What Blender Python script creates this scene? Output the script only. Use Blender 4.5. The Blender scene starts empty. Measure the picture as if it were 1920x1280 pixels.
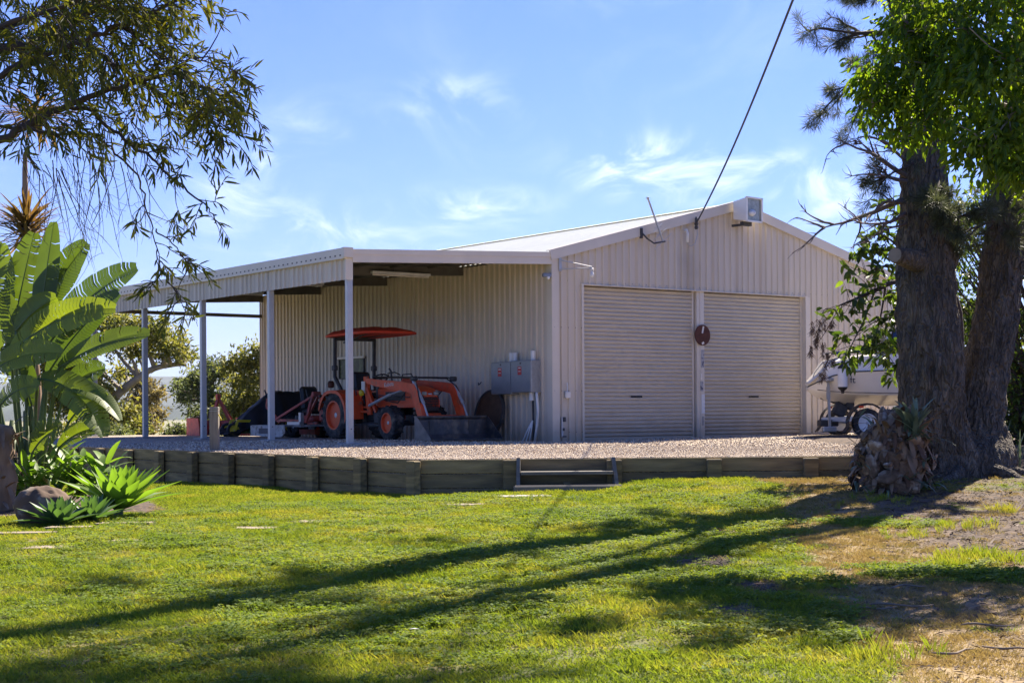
import bpy, math, random
import numpy as np
from mathutils import Vector, Matrix, noise
R = math.radians
random.seed(7); rng = np.random.default_rng(7)
sc = bpy.context.scene
COL = sc.collection

# ------------------------------------------------------------------ camera (eye at the origin, metres)
F, VH, ROLL = 2900.0, 770.5, 0.0071
cs, sn = math.cos(ROLL), math.sin(ROLL)
cd = bpy.data.cameras.new('camera'); cam = bpy.data.objects.new('camera', cd); COL.objects.link(cam)
cd.sensor_width = 36; cd.lens = F / 1920 * 36; cd.shift_y = (VH - 640) / 1920
cd.clip_start = 0.1; cd.clip_end = 6000
cam.matrix_world = Matrix(((cs, sn, 0, 0), (0, 0, -1, 0), (-sn, cs, 0, 0), (0, 0, 0, 1)))
sc.camera = cam

# ------------------------------------------------------------------ sky, sun, exposure
SUN_AZ, SUN_EL = R(33.8), R(46)
sc.view_settings.view_transform = 'Standard'; sc.view_settings.look = 'None'
sc.view_settings.gamma = 1; sc.view_settings.use_curve_mapping = False
sc.view_settings.exposure = 1.72
w = bpy.data.worlds.new('World'); sc.world = w; w.use_nodes = True
nt = w.node_tree; nt.nodes.clear()
def wn(t, **k):
    n = nt.nodes.new(t)
    for a, b in k.items(): setattr(n, a, b)
    return n
sky = wn('ShaderNodeTexSky', sky_type='NISHITA', sun_disc=False, sun_elevation=SUN_EL, sun_rotation=SUN_AZ,
         altitude=0, air_density=1.0, dust_density=0.2, ozone_density=2.2)
tc = wn('ShaderNodeTexCoord'); sep = wn('ShaderNodeSeparateXYZ'); nt.links.new(tc.outputs['Generated'], sep.inputs[0])
def wmath(op, a, b=None):
    n = wn('ShaderNodeMath', operation=op)
    for i, x in enumerate((a, b)):
        if x is None: continue
        if isinstance(x, (int, float)): n.inputs[i].default_value = x
        else: nt.links.new(x, n.inputs[i])
    return n.outputs[0]
zz = wmath('ADD', wmath('MAXIMUM', sep.outputs[2], 0.0), 0.12)
cx_, cy_ = wmath('DIVIDE', sep.outputs[0], zz), wmath('DIVIDE', sep.outputs[1], zz)
cmb = wn('ShaderNodeCombineXYZ'); nt.links.new(cx_, cmb.inputs[0]); nt.links.new(cy_, cmb.inputs[1])
mp = wn('ShaderNodeMapping'); mp.inputs['Rotation'].default_value = (0, 0, R(-38)); mp.inputs['Scale'].default_value = (2.6, 1.1, 1)
mp.inputs['Location'].default_value = (3.1, 1.7, 0)
nt.links.new(cmb.outputs[0], mp.inputs[0])
n1 = wn('ShaderNodeTexNoise'); n1.inputs['Scale'].default_value = 1.6; n1.inputs['Detail'].default_value = 9
n1.inputs['Roughness'].default_value = .62; n1.inputs['Distortion'].default_value = 1.2
nt.links.new(mp.outputs[0], n1.inputs[0])
n2 = wn('ShaderNodeTexNoise'); n2.inputs['Scale'].default_value = .55; n2.inputs['Detail'].default_value = 3
nt.links.new(cmb.outputs[0], n2.inputs[0])
mr = wn('ShaderNodeMapRange', interpolation_type='SMOOTHSTEP'); mr.inputs[1].default_value = .40; mr.inputs[2].default_value = .80
nt.links.new(n1.outputs[0], mr.inputs[0])
mr2 = wn('ShaderNodeMapRange', interpolation_type='SMOOTHSTEP'); mr2.inputs[1].default_value = .42; mr2.inputs[2].default_value = .62
nt.links.new(n2.outputs[0], mr2.inputs[0])
low = wn('ShaderNodeMapRange', interpolation_type='SMOOTHSTEP'); low.inputs[1].default_value = .27; low.inputs[2].default_value = .06
low.inputs[3].default_value = .25; low.inputs[4].default_value = 1.0
nt.links.new(sep.outputs[2], low.inputs[0])
def skydir(u, v):
    a, b = u - 960, v - VH; d = Vector(((a * cs - b * sn) / F, 1, -(a * sn + b * cs) / F)); return d.normalized()
tot = wmath('MULTIPLY', mr2.outputs[0], .10)
for (u, v, ru, rv_c, st_) in ((1290, 320, 230, 75, 1.0), (1500, 360, 220, 70, .8), (1150, 300, 120, 60, .5), (870, 185, 130, 55, .55), (470, 295, 70, 40, .8), (900, 385, 160, 45, .7), (600, 430, 330, 60, .55), (560, 240, 120, 60, .25), (430, 370, 120, 50, .5), (-300, 300, 250, 90, .7), (2300, 250, 300, 100, .7)):
    c = skydir(u, v); m_ = wn('ShaderNodeMapping'); m_.vector_type = 'POINT'
    m_.inputs['Location'].default_value = (-c.x * F / ru, 0, -c.z * F / rv_c); m_.inputs['Scale'].default_value = (F / ru, .3, F / rv_c)
    m_.inputs['Location'].default_value[1] = -c.y * .3
    nt.links.new(tc.outputs['Generated'], m_.inputs[0]); ln = wn('ShaderNodeVectorMath', operation='LENGTH'); nt.links.new(m_.outputs[0], ln.inputs[0])
    q = wn('ShaderNodeMapRange', interpolation_type='SMOOTHSTEP'); q.inputs[1].default_value = 1.25; q.inputs[2].default_value = 0; q.inputs[4].default_value = st_
    nt.links.new(ln.outputs['Value'], q.inputs[0]); tot = wmath('ADD', tot, q.outputs[0])
msk = wmath('MINIMUM', wmath('MULTIPLY', wmath('MULTIPLY', tot, mr.outputs[0]), 1.15), .8)
mix = wn('ShaderNodeMix', data_type='RGBA'); nt.links.new(msk, mix.inputs[0])
tint = wn('ShaderNodeMix', data_type='RGBA', blend_type='MULTIPLY'); tint.inputs[0].default_value = 1
nt.links.new(sky.outputs[0], tint.inputs[6]); tint.inputs[7].default_value = (.245, .345, .72, 1)
nt.links.new(tint.outputs[2], mix.inputs[6]); mix.inputs[7].default_value = (5.6, 6.1, 7.0, 1)
bg = wn('ShaderNodeBackground'); bg.inputs[1].default_value = .085
nt.links.new(mix.outputs[2], bg.inputs[0])
wo = wn('ShaderNodeOutputWorld'); nt.links.new(bg.outputs[0], wo.inputs[0])

sl = bpy.data.lights.new('sun', 'SUN'); sl.energy = 4.5; sl.angle = R(.55); sl.color = (1, .90, .76)
so = bpy.data.objects.new('sun', sl); COL.objects.link(so)
sd = Vector((math.sin(SUN_AZ) * math.cos(SUN_EL), math.cos(SUN_AZ) * math.cos(SUN_EL), math.sin(SUN_EL)))
so.rotation_euler = sd.to_track_quat('Z', 'Y').to_euler(); so.location = sd * 60
sc.cycles.max_bounces = 8; sc.cycles.transparent_max_bounces = 16; sc.cycles.use_denoising = True

# ------------------------------------------------------------------ helpers
def U(u, v, Y):
    a, b = u - 960, v - VH
    return Vector(((a * cs - b * sn) / F * Y, Y, -(a * sn + b * cs) / F * Y))
def hit(u, v, zf):
    d = U(u, v, 1.0); Y = 15.0
    for _ in range(40):
        p = d * Y; Y = zf(p.x, p.y) / d.z
    return d * Y
def sstep(a, b, x):
    t = min(1, max(0, (x - a) / (b - a))); return t * t * (3 - 2 * t)

TH = .6352
C0 = Vector((.8565, 32.33, 0)); DR = Vector((math.cos(TH), math.sin(TH), 0)); DL = Vector((-math.sin(TH), math.cos(TH), 0))
def S(xs, ys, z=0): return C0 + DR * xs + DL * ys + Vector((0, 0, z))
def to_s(x, y):
    d = Vector((x, y, 0)) - C0; return d.dot(DR), d.dot(DL)

def padz(x, y):
    xs, ys = to_s(x, y)
    return -.655 + .07 * sstep(.5, -3, xs) * sstep(-3, 3, ys) * sstep(-8.3, -6.5, xs) + .012 * max(0, xs - .5) * sstep(-5, -1, ys)
def lawnz(x, y):
    z = -1.30 + .11 * sstep(7, 15, y)
    z += .10 * sstep(14, 20.5, y) * sstep(-3.5, 0, x) - .12 * sstep(-4, -9, x) * sstep(12, 22, y)
    z += .13 * sstep(16, 20.8, y) * sstep(.9, 1.9, x) + .05 * sstep(3, 6, x) * sstep(10, 20, y)
    z += .012 * math.sin(x * 2.1 + y * .7) + .010 * math.sin(x * .9 - y * 1.9 + 1)
    return z
def terrain(x, y):
    z = lawnz(max(-14, min(12, x)), max(4, min(40, y)))
    z += .32 * sstep(5.2, 6.5, x) * sstep(20.8, 23, y) * sstep(60, 50, y)
    z += (-3.2 - z) * sstep(52, 80, y)
    z += (-3.2 - z) * sstep(20, 60, abs(x))
    z += .25 * (1 - sstep(5, 40, abs(x) + abs(y) * .0)) * 0
    return z

class MB:
    def __init__(s): s.v = []; s.f = []; s.m = []; s.cm = 0
    def add(s, vs, fs):
        o = len(s.v); s.v += [tuple(p) for p in vs]; s.f += [tuple(i + o for i in f) for f in fs]; s.m += [s.cm] * len(fs)
        return s
    def box(s, c, d, rot=None, bev=0):
        cx, cy, cz = c; hx, hy, hz = d[0] / 2, d[1] / 2, d[2] / 2
        if bev:
            b = min(bev, hx * .9, hy * .9, hz * .9); vs = []; idx = {}
            for sx in (-1, 1):
                for sy in (-1, 1):
                    for sz in (-1, 1):
                        for k in range(3):
                            p = [sx * hx, sy * hy, sz * hz]
                            for j in range(3):
                                if j != k: p[j] -= (sx, sy, sz)[j] * b
                            idx[(sx, sy, sz, k)] = len(vs); vs.append(p)
            fs = []
            A = (-1, 1)
            for k in range(3):
                i, j = (k + 1) % 3, (k + 2) % 3
                for s0 in A:
                    q = []
                    for a, bb in ((-1, -1), (1, -1), (1, 1), (-1, 1)):
                        t = [0, 0, 0]; t[k] = s0; t[i] = a; t[j] = bb; q.append(idx[(*t, k)])
                    fs.append(q if s0 > 0 else q[::-1])
            for k in range(3):
                i, j = (k + 1) % 3, (k + 2) % 3
                for a in A:
                    for bb in A:
                        t0 = [0, 0, 0]; t0[k] = -1; t0[i] = a; t0[j] = bb; t1 = list(t0); t1[k] = 1
                        q = [idx[(*t0, i)], idx[(*t1, i)], idx[(*t1, j)], idx[(*t0, j)]]
                        fs.append(q if a * bb < 0 else q[::-1])
            for sx in A:
                for sy in A:
                    for sz in A:
                        q = [idx[(sx, sy, sz, k)] for k in range(3)]
                        fs.append(q if sx * sy * sz > 0 else q[::-1])
        else:
            vs = [(sx * hx, sy * hy, sz * hz) for sx in (-1, 1) for sy in (-1, 1) for sz in (-1, 1)]
            fs = [(0, 1, 3, 2), (4, 6, 7, 5), (0, 4, 5, 1), (2, 3, 7, 6), (0, 2, 6, 4), (1, 5, 7, 3)]
        if rot is not None:
            m = rot if isinstance(rot, Matrix) else Matrix.Rotation(rot[0], 3, 'X') @ Matrix.Rotation(rot[1], 3, 'Y') @ Matrix.Rotation(rot[2], 3, 'Z')
            vs = [m @ Vector(p) for p in vs]
        return s.add([(p[0] + cx, p[1] + cy, p[2] + cz) for p in vs], fs)
    def beam(s, a, b, wd, ht, up=(0, 0, 1), bev=0):
        a, b = Vector(a), Vector(b); z = (b - a); L = z.length; z.normalize()
        x = Vector(up).cross(z)
        if x.length < 1e-4: x = Vector((1, 0, 0)).cross(z)
        x.normalize(); y = z.cross(x)
        m = Matrix((x, y, z)).transposed()
        return s.box((a + b) / 2, (wd, ht, L), m, bev)
    def tube(s, pts, r, n=8, caps=True):
        pts = [Vector(p) for p in pts]
        if isinstance(r, (int, float)): r = [r] * len(pts)
        t0 = (pts[1] - pts[0]).normalized()
        x = t0.orthogonal().normalized(); o = len(s.v); vs = []
        for i, p in enumerate(pts):
            t = (pts[min(i + 1, len(pts) - 1)] - pts[max(i - 1, 0)]).normalized()
            x = (x - t * x.dot(t)); x = x.normalized() if x.length > 1e-6 else t.orthogonal().normalized(); y = t.cross(x)
            for k in range(n):
                a = 2 * math.pi * k / n; vs.append(p + (x * math.cos(a) + y * math.sin(a)) * r[i])
        fs = []
        for i in range(len(pts) - 1):
            for k in range(n):
                k2 = (k + 1) % n; fs.append((i * n + k, i * n + k2, (i + 1) * n + k2, (i + 1) * n + k))
        if caps: fs.append(tuple(range(n))[::-1]); fs.append(tuple((len(pts) - 1) * n + k for k in range(n)))
        return s.add(vs, fs)
    def lathe(s, c, axis, prof, n=24, closed=False):   # prof: list of (dist along axis, radius)
        c = Vector(c); ax = Vector(axis).normalized(); x = ax.orthogonal().normalized(); y = ax.cross(x); vs = []
        for h, r in prof:
            for k in range(n):
                a = 2 * math.pi * k / n; vs.append(c + ax * h + (x * math.cos(a) + y * math.sin(a)) * r)
        fs = []; P = len(prof)
        for i in range(P if closed else P - 1):
            i2 = (i + 1) % P
            for k in range(n):
                k2 = (k + 1) % n; fs.append((i * n + k, i * n + k2, i2 * n + k2, i2 * n + k))
        if not closed: fs.append(tuple(range(n))[::-1]); fs.append(tuple((P - 1) * n + k for k in range(n)))
        return s.add(vs, fs)
    def prism(s, poly, a, b):   # poly of (p,q) in plane given by functions; a,b: maps (p,q)->Vector for the two ends
        n = len(poly); vs = [a(*p) for p in poly] + [b(*p) for p in poly]
        fs = [tuple(range(n))[::-1], tuple(range(n, 2 * n))] + [(i, (i + 1) % n, n + (i + 1) % n, n + i) for i in range(n)]
        return s.add(vs, fs)
    def build(s, name, mat, parent=None, smooth=False, auto=None):
        me = bpy.data.meshes.new(name); me.from_pydata(s.v, [], s.f)
        for m in (mat if isinstance(mat, (list, tuple)) else [mat]): me.materials.append(m)
        if any(s.m): me.polygons.foreach_set('material_index', s.m)
        import bmesh
        bm = bmesh.new(); bm.from_mesh(me); bmesh.ops.recalc_face_normals(bm, faces=bm.faces[:]); bm.to_mesh(me); bm.free()
        if smooth: me.polygons.foreach_set('use_smooth', [True] * len(me.polygons))
        if auto is not None: me.set_sharp_from_angle(angle=R(auto))
        o = bpy.data.objects.new(name, me); COL.objects.link(o)
        if parent is not None: o.parent = parent
        return o

def link(name, me, parent=None, loc=None, rot=None):
    o = bpy.data.objects.new(name, me); COL.objects.link(o)
    if parent is not None: o.parent = parent
    if loc is not None: o.location = loc
    if rot is not None: o.rotation_euler = rot
    return o
def tag(o, label=None, cat=None, group=None, kind=None):
    if label: o['label'] = label
    if cat: o['category'] = cat
    if group: o['group'] = group
    if kind: o['kind'] = kind
    return o
def empty(name, loc=(0, 0, 0), rz=0, label=None, cat=None, group=None):
    o = bpy.data.objects.new(name, None); COL.objects.link(o); o.location = loc; o.rotation_euler = (0, 0, rz)
    o.empty_display_size = .1
    return tag(o, label, cat, group)
def np_mesh(name, V, Fq, mat, parent=None, rnd=None, smooth=False):
    me = bpy.data.meshes.new(name); V = np.asarray(V, dtype=np.float32); Fq = np.asarray(Fq, dtype=np.int32)
    me.vertices.add(len(V)); me.vertices.foreach_set('co', V.ravel())
    k = Fq.shape[1]; me.loops.add(Fq.size); me.loops.foreach_set('vertex_index', Fq.ravel())
    me.polygons.add(len(Fq)); me.polygons.foreach_set('loop_start', np.arange(0, Fq.size, k, dtype=np.int32))
    me.polygons.foreach_set('loop_total', np.full(len(Fq), k, dtype=np.int32))
    if smooth: me.polygons.foreach_set('use_smooth', np.ones(len(Fq), dtype=bool))
    if rnd is not None:
        a = me.attributes.new('rnd', 'FLOAT', 'FACE'); a.data.foreach_set('value', np.asarray(rnd, dtype=np.float32))
    me.update(calc_edges=True); me.validate()
    me.materials.append(mat)
    o = bpy.data.objects.new(name, me); COL.objects.link(o)
    if parent is not None: o.parent = parent
    return o

# ------------------------------------------------------------------ materials
def mat(name, base, rough=.6, metal=0, var=.12, scale=4, bump=0, bscale=40, alt=None, altscale=1.5, altlo=.5, althi=.65,
        stretch=None, coord='Object', spec=.5, trans=0, tcol=None, attr=False, attrcol=None, coat=0):
    m = bpy.data.materials.new(name); m.use_nodes = True; t = m.node_tree; N = t.nodes; L = t.links
    b = N['Principled BSDF']; b.inputs['Roughness'].default_value = rough; b.inputs['Metallic'].default_value = metal
    b.inputs['Specular IOR Level'].default_value = spec; b.inputs['Coat Weight'].default_value = coat
    c = N.new('ShaderNodeTexCoord'); co = c.outputs[coord]
    if coord == 'World':
        pass
    if stretch:
        mp = N.new('ShaderNodeMapping'); mp.inputs['Scale'].default_value = stretch; L.new(co, mp.inputs[0]); co = mp.outputs[0]
    n = N.new('ShaderNodeTexNoise'); n.inputs['Scale'].default_value = scale; n.inputs['Detail'].default_value = 6; L.new(co, n.inputs[0])
    r = N.new('ShaderNodeMapRange'); r.inputs[1].default_value = .3; r.inputs[2].default_value = .7
    r.inputs[3].default_value = 1 - var; r.inputs[4].default_value = 1 + var; L.new(n.outputs[0], r.inputs[0])
    col = None
    rgb = N.new('ShaderNodeRGB'); rgb.outputs[0].default_value = (*base, 1); col = rgb.outputs[0]
    if attr:
        at = N.new('ShaderNodeAttribute'); at.attribute_name = 'rnd'
        mx = N.new('ShaderNodeMix'); mx.data_type = 'RGBA'; L.new(at.outputs['Fac'], mx.inputs[0]); L.new(col, mx.inputs[6])
        mx.inputs[7].default_value = (*attrcol, 1); col = mx.outputs[2]
    if alt:
        n3 = N.new('ShaderNodeTexNoise'); n3.inputs['Scale'].default_value = altscale; n3.inputs['Detail'].default_value = 8
        L.new(co, n3.inputs[0])
        r3 = N.new('ShaderNodeMapRange'); r3.interpolation_type = 'SMOOTHSTEP'; r3.inputs[1].default_value = altlo; r3.inputs[2].default_value = althi
        L.new(n3.outputs[0], r3.inputs[0])
        mx = N.new('ShaderNodeMix'); mx.data_type = 'RGBA'; L.new(r3.outputs[0], mx.inputs[0]); L.new(col, mx.inputs[6])
        mx.inputs[7].default_value = (*alt, 1); col = mx.outputs[2]
    mu = N.new('ShaderNodeMix'); mu.data_type = 'RGBA'; mu.blend_type = 'MULTIPLY'; mu.inputs[0].default_value = 1
    L.new(col, mu.inputs[6]); L.new(r.outputs[0], mu.inputs[7]); L.new(mu.outputs[2], b.inputs['Base Color'])
    if bump:
        nb = N.new('ShaderNodeTexNoise'); nb.inputs['Scale'].default_value = bscale; nb.inputs['Detail'].default_value = 8; L.new(co, nb.inputs[0])
        bp = N.new('ShaderNodeBump'); bp.inputs['Strength'].default_value = min(1, bump * 8); bp.inputs['Distance'].default_value = bump
        L.new(nb.outputs[0], bp.inputs['Height']); L.new(bp.outputs[0], b.inputs['Normal'])
    if trans:
        tr = N.new('ShaderNodeBsdfTranslucent'); ms = N.new('ShaderNodeMixShader'); ms.inputs[0].default_value = trans
        mt = N.new('ShaderNodeMix'); mt.data_type = 'RGBA'; mt.blend_type = 'MULTIPLY'; mt.inputs[0].default_value = 1
        L.new(mu.outputs[2], mt.inputs[6]); mt.inputs[7].default_value = (*(tcol or (1, 1, 1)), 1)
        L.new(mt.outputs[2], tr.inputs[0]); L.new(b.outputs[0], ms.inputs[1]); L.new(tr.outputs[0], ms.inputs[2])
        L.new(ms.outputs[0], N['Material Output'].inputs[0])
    return m
M = {}
M['wall'] = mat('cream_sheet', (.63, .545, .425), .45, 0, .05, 1.2, .0, alt=(.40, .36, .32), altscale=.8, altlo=.62, althi=.85, stretch=(3, 3, .35), spec=.4)
M['trim'] = mat('cream_trim', (.66, .585, .47), .42, 0, .05, 2)
M['roof'] = mat('pale_roof', (.82, .82, .70), .55, 0, .06, 1.5)
M['galv'] = mat('galvanised', (.46, .46, .46), .45, .5, .06, 6)
M['darksteel'] = mat('dark_steel', (.07, .07, .07), .6, .3, .2, 8)
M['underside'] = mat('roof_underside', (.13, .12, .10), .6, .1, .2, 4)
M['door'] = mat('roller_door', (.56, .49, .385), .5, 0, .06, 2, stretch=(.6, .6, 3))
M['wood'] = mat('painted_sleeper', (.25, .18, .075), .8, 0, .38, 4, .01, 26, alt=(.14, .105, .055), altscale=2.2, altlo=.45, althi=.7, stretch=(.5, 3, 5))
M['woodpost'] = mat('weathered_post', (.22, .19, .15), .85, 0, .25, 5, .006, 30, stretch=(6, 6, .7))
M['steptimber'] = mat('step_timber', (.17, .15, .12), .8, 0, .25, 5, .004, 30, stretch=(.5, 4, 4))
M['orange'] = mat('orange_paint', (.72, .085, .018), .6, 0, .12, 6, 0, coat=.08, alt=(.30, .13, .07), altscale=7, altlo=.52, althi=.78)
M['canopy'] = mat('red_canopy', (.80, .06, .014), .7, 0, .12, 4, alt=(.48, .09, .05), altscale=3, altlo=.5, althi=.8)
M['pinkred'] = mat('faded_red_paint', (.50, .10, .07), .6, 0, .2, 7, alt=(.30, .10, .07), altscale=6)
M['rubber'] = mat('rubber', (.026, .025, .024), .85, 0, .3, 10, .003, 40, alt=(.15, .125, .095), altscale=5, altlo=.42, althi=.75)
M['black'] = mat('black_plastic', (.018, .018, .019), .5, 0, .2, 8)
M['cover'] = mat('black_cover', (.012, .012, .013), .62, 0, .3, 6, .01, 8)
M['bucket'] = mat('bucket_steel', (.07, .07, .075), .5, .5, .3, 6, .002, 20, alt=(.20, .165, .125), altscale=5, altlo=.45, althi=.75)
M['bucketside'] = mat('worn_bucket_side', (.22, .19, .16), .6, .3, .25, 8)
M['yellow'] = mat('yellow_paint', (.70, .52, .02), .4)
M['green'] = mat('green_paint', (.02, .12, .03), .4)
M['white'] = mat('white_gelcoat', (.86, .80, .68), .35, 0, .04, 3, coat=.3)
M['plastic'] = mat('white_plastic', (.72, .72, .70), .5)
M['grey'] = mat('grey_box', (.23, .245, .26), .42, .4, .08, 5)
M['greyside'] = mat('grey_box_side', (.36, .37, .38), .45, .3, .12, 12)
M['red'] = mat('red_label', (.50, .03, .03), .5)
M['rust'] = mat('rusty_disc', (.10, .035, .02), .8, .2, .3, 14, .002, 40)
M['discbrown'] = mat('brown_disc', (.10, .06, .035), .85, 0, .3, 6)
M['glass'] = mat('lamp_glass', (.30, .32, .28), .12, 0, .25, 10)
M['tint'] = mat('tinted_glass', (.02, .035, .07), .05, 0, .1, 3, spec=.8)
M['window'] = mat('painted_reflection_glass', (.05, .065, .025), .5, 0, .6, 9, alt=(.10, .13, .05), altscale=7)  # mottled green paints the trees mirrored in the pane into its colour
M['deckgrey'] = mat('worn_grey_deck', (.36, .36, .36), .55, .3, .25, 8, alt=(.16, .14, .12), altscale=6)
M['conc'] = mat('concrete', (.36, .33, .29), .9, 0, .15, 8, .003, 50)
M['paver'] = mat('sandstone_paver', (.27, .215, .155), .9, 0, .18, 7, .004, 40)
M['rock'] = mat('boulder', (.12, .075, .045), .9, 0, .3, 4, .02, 14, alt=(.20, .17, .13), altscale=5)
M['bark'] = mat('dark_bark', (.145, .118, .086), .95, 0, .35, 9, 0, 22, alt=(.26, .21, .15), altscale=7, altlo=.5, althi=.75, stretch=(1, 1, .3))
def barkify(m):
    t = m.node_tree; N = t.nodes; L = t.links; b = N['Principled BSDF']; c = N['Texture Coordinate']
    mp = N.new('ShaderNodeMapping'); mp.inputs['Scale'].default_value = (1, 1, .28); L.new(c.outputs['Object'], mp.inputs[0])
    n = N.new('ShaderNodeTexNoise'); n.inputs['Scale'].default_value = 6; n.inputs['Detail'].default_value = 4; L.new(mp.outputs[0], n.inputs[0])
    av = N.new('ShaderNodeVectorMath'); av.operation = 'MULTIPLY_ADD'; L.new(n.outputs['Color'], av.inputs[0]); av.inputs[1].default_value = (.16, .16, .16); L.new(mp.outputs[0], av.inputs[2])
    v = N.new('ShaderNodeTexVoronoi'); v.feature = 'DISTANCE_TO_EDGE'; v.inputs['Scale'].default_value = 17; L.new(av.outputs[0], v.inputs[0])
    r = N.new('ShaderNodeMapRange'); r.interpolation_type = 'SMOOTHSTEP'; r.inputs[2].default_value = .28; L.new(v.outputs[0], r.inputs[0])
    n2 = N.new('ShaderNodeTexNoise'); n2.inputs['Scale'].default_value = 60; n2.inputs['Detail'].default_value = 8; L.new(mp.outputs[0], n2.inputs[0])
    ad = N.new('ShaderNodeMath'); ad.operation = 'MULTIPLY_ADD'; L.new(n2.outputs[0], ad.inputs[0]); ad.inputs[1].default_value = .5; L.new(r.outputs[0], ad.inputs[2])
    bp = N.new('ShaderNodeBump'); bp.inputs['Distance'].default_value = .06; bp.inputs['Strength'].default_value = 1; L.new(ad.outputs[0], bp.inputs['Height']); L.new(bp.outputs[0], b.inputs['Normal'])
barkify(M['bark'])
M['bark2'] = mat('thin_bark', (.07, .05, .038), .9, 0, .3, 14)
M['bark3'] = mat('pale_bark', (.24, .21, .17), .9, 0, .3, 4)
M['deadtwig'] = mat('grey_twig', (.16, .12, .10), .9, 0, .3, 14)
M['willow'] = mat('lance_leaf', (.05, .07, .014), .6, 0, .25, 6, attr=True, attrcol=(.17, .16, .02), trans=.48, tcol=(2.0, 1.9, .7))
M['crown'] = mat('bright_leaf', (.06, .12, .018), .5, 0, .25, 4, attr=True, attrcol=(.17, .23, .025), trans=.58, tcol=(2.1, 2.0, .5))
M['shrub'] = mat('dark_leaf', (.035, .065, .016), .42, 0, .3, 4, attr=True, attrcol=(.12, .17, .03), trans=.45, tcol=(1.8, 1.8, .5))
M['bgleaf'] = mat('olive_leaf', (.10, .12, .035), .6, 0, .3, .9, attr=True, attrcol=(.24, .23, .07), trans=.42, tcol=(1.8, 1.7, .8))
M['bgleaf2'] = mat('grey_green_leaf', (.075, .10, .05), .6, 0, .3, .9, attr=True, attrcol=(.17, .19, .09), trans=.42, tcol=(1.6, 1.6, .8))
M['bgleaf3'] = mat('brown_green_leaf', (.14, .12, .055), .6, 0, .3, .9, attr=True, attrcol=(.22, .18, .09), trans=.4, tcol=(1.6, 1.5, .8))
M['needle'] = mat('pine_needle', (.05, .065, .035), .55, 0, .25, 5, attr=True, attrcol=(.13, .14, .08), trans=.3, tcol=(1.5, 1.5, .9))
M['cone'] = mat('dead_cluster', (.13, .07, .04), .9, 0, .3, 9)
M['strel'] = mat('paddle_leaf', (.045, .08, .030), .5, 0, .18, 3, .0015, 30, attr=True, attrcol=(.15, .20, .025), trans=.42, tcol=(1.9, 1.8, .3), spec=.6)
M['stalk'] = mat('leaf_stalk', (.10, .14, .05), .6, 0, .2, 5, trans=.1)
M['agave'] = mat('agave_leaf', (.12, .20, .04), .5, 0, .12, 4, attr=True, attrcol=(.19, .28, .06), trans=.4, tcol=(1.5, 1.7, .4))
M['agave2'] = mat('blue_agave_leaf', (.065, .12, .055), .5, 0, .12, 4, attr=True, attrcol=(.10, .17, .07), trans=.3, tcol=(1.5, 1.7, .5))
M['spike'] = mat('bronze_strap', (.10, .08, .03), .5, 0, .3, 4, attr=True, attrcol=(.20, .14, .06), trans=.35, tcol=(1.7, 1.3, .6))
M['fibre'] = mat('dry_fibre', (.23, .15, .09), .95, 0, .35, 8, .02, 20, stretch=(1, 1, .2))
M['stag'] = mat('staghorn_mass', (.22, .135, .075), .9, 0, .45, 12, .03, 30, alt=(.40, .32, .23), altscale=5, altlo=.5, althi=.7)
M['stagleaf'] = mat('grey_green_frond', (.12, .16, .09), .5, 0, .2, 5, trans=.25, attr=True, attrcol=(.20, .25, .15))
M['hill'] = mat('distant_forest', (.035, .05, .03), .95, 0, .4, .02, coord='Object')
M['stick'] = mat('stick', (.22, .17, .12), .9, 0, .3, 9)
M['litter'] = mat('leaf_litter', (.12, .075, .045), .8, 0, .4, 6, attr=False)
M['cable'] = mat('cable_black', (.03, .03, .035), .6)
M['ink'] = mat('dark_lettering', (.06, .06, .08), .6)
M['cream_letter'] = mat('pale_lettering', (.75, .70, .60), .6)
M['poster'] = mat('torn_poster', (.42, .41, .40), .8, 0, .3, 9, alt=(.10, .10, .12), altscale=9, altlo=.5, althi=.6)

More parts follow.
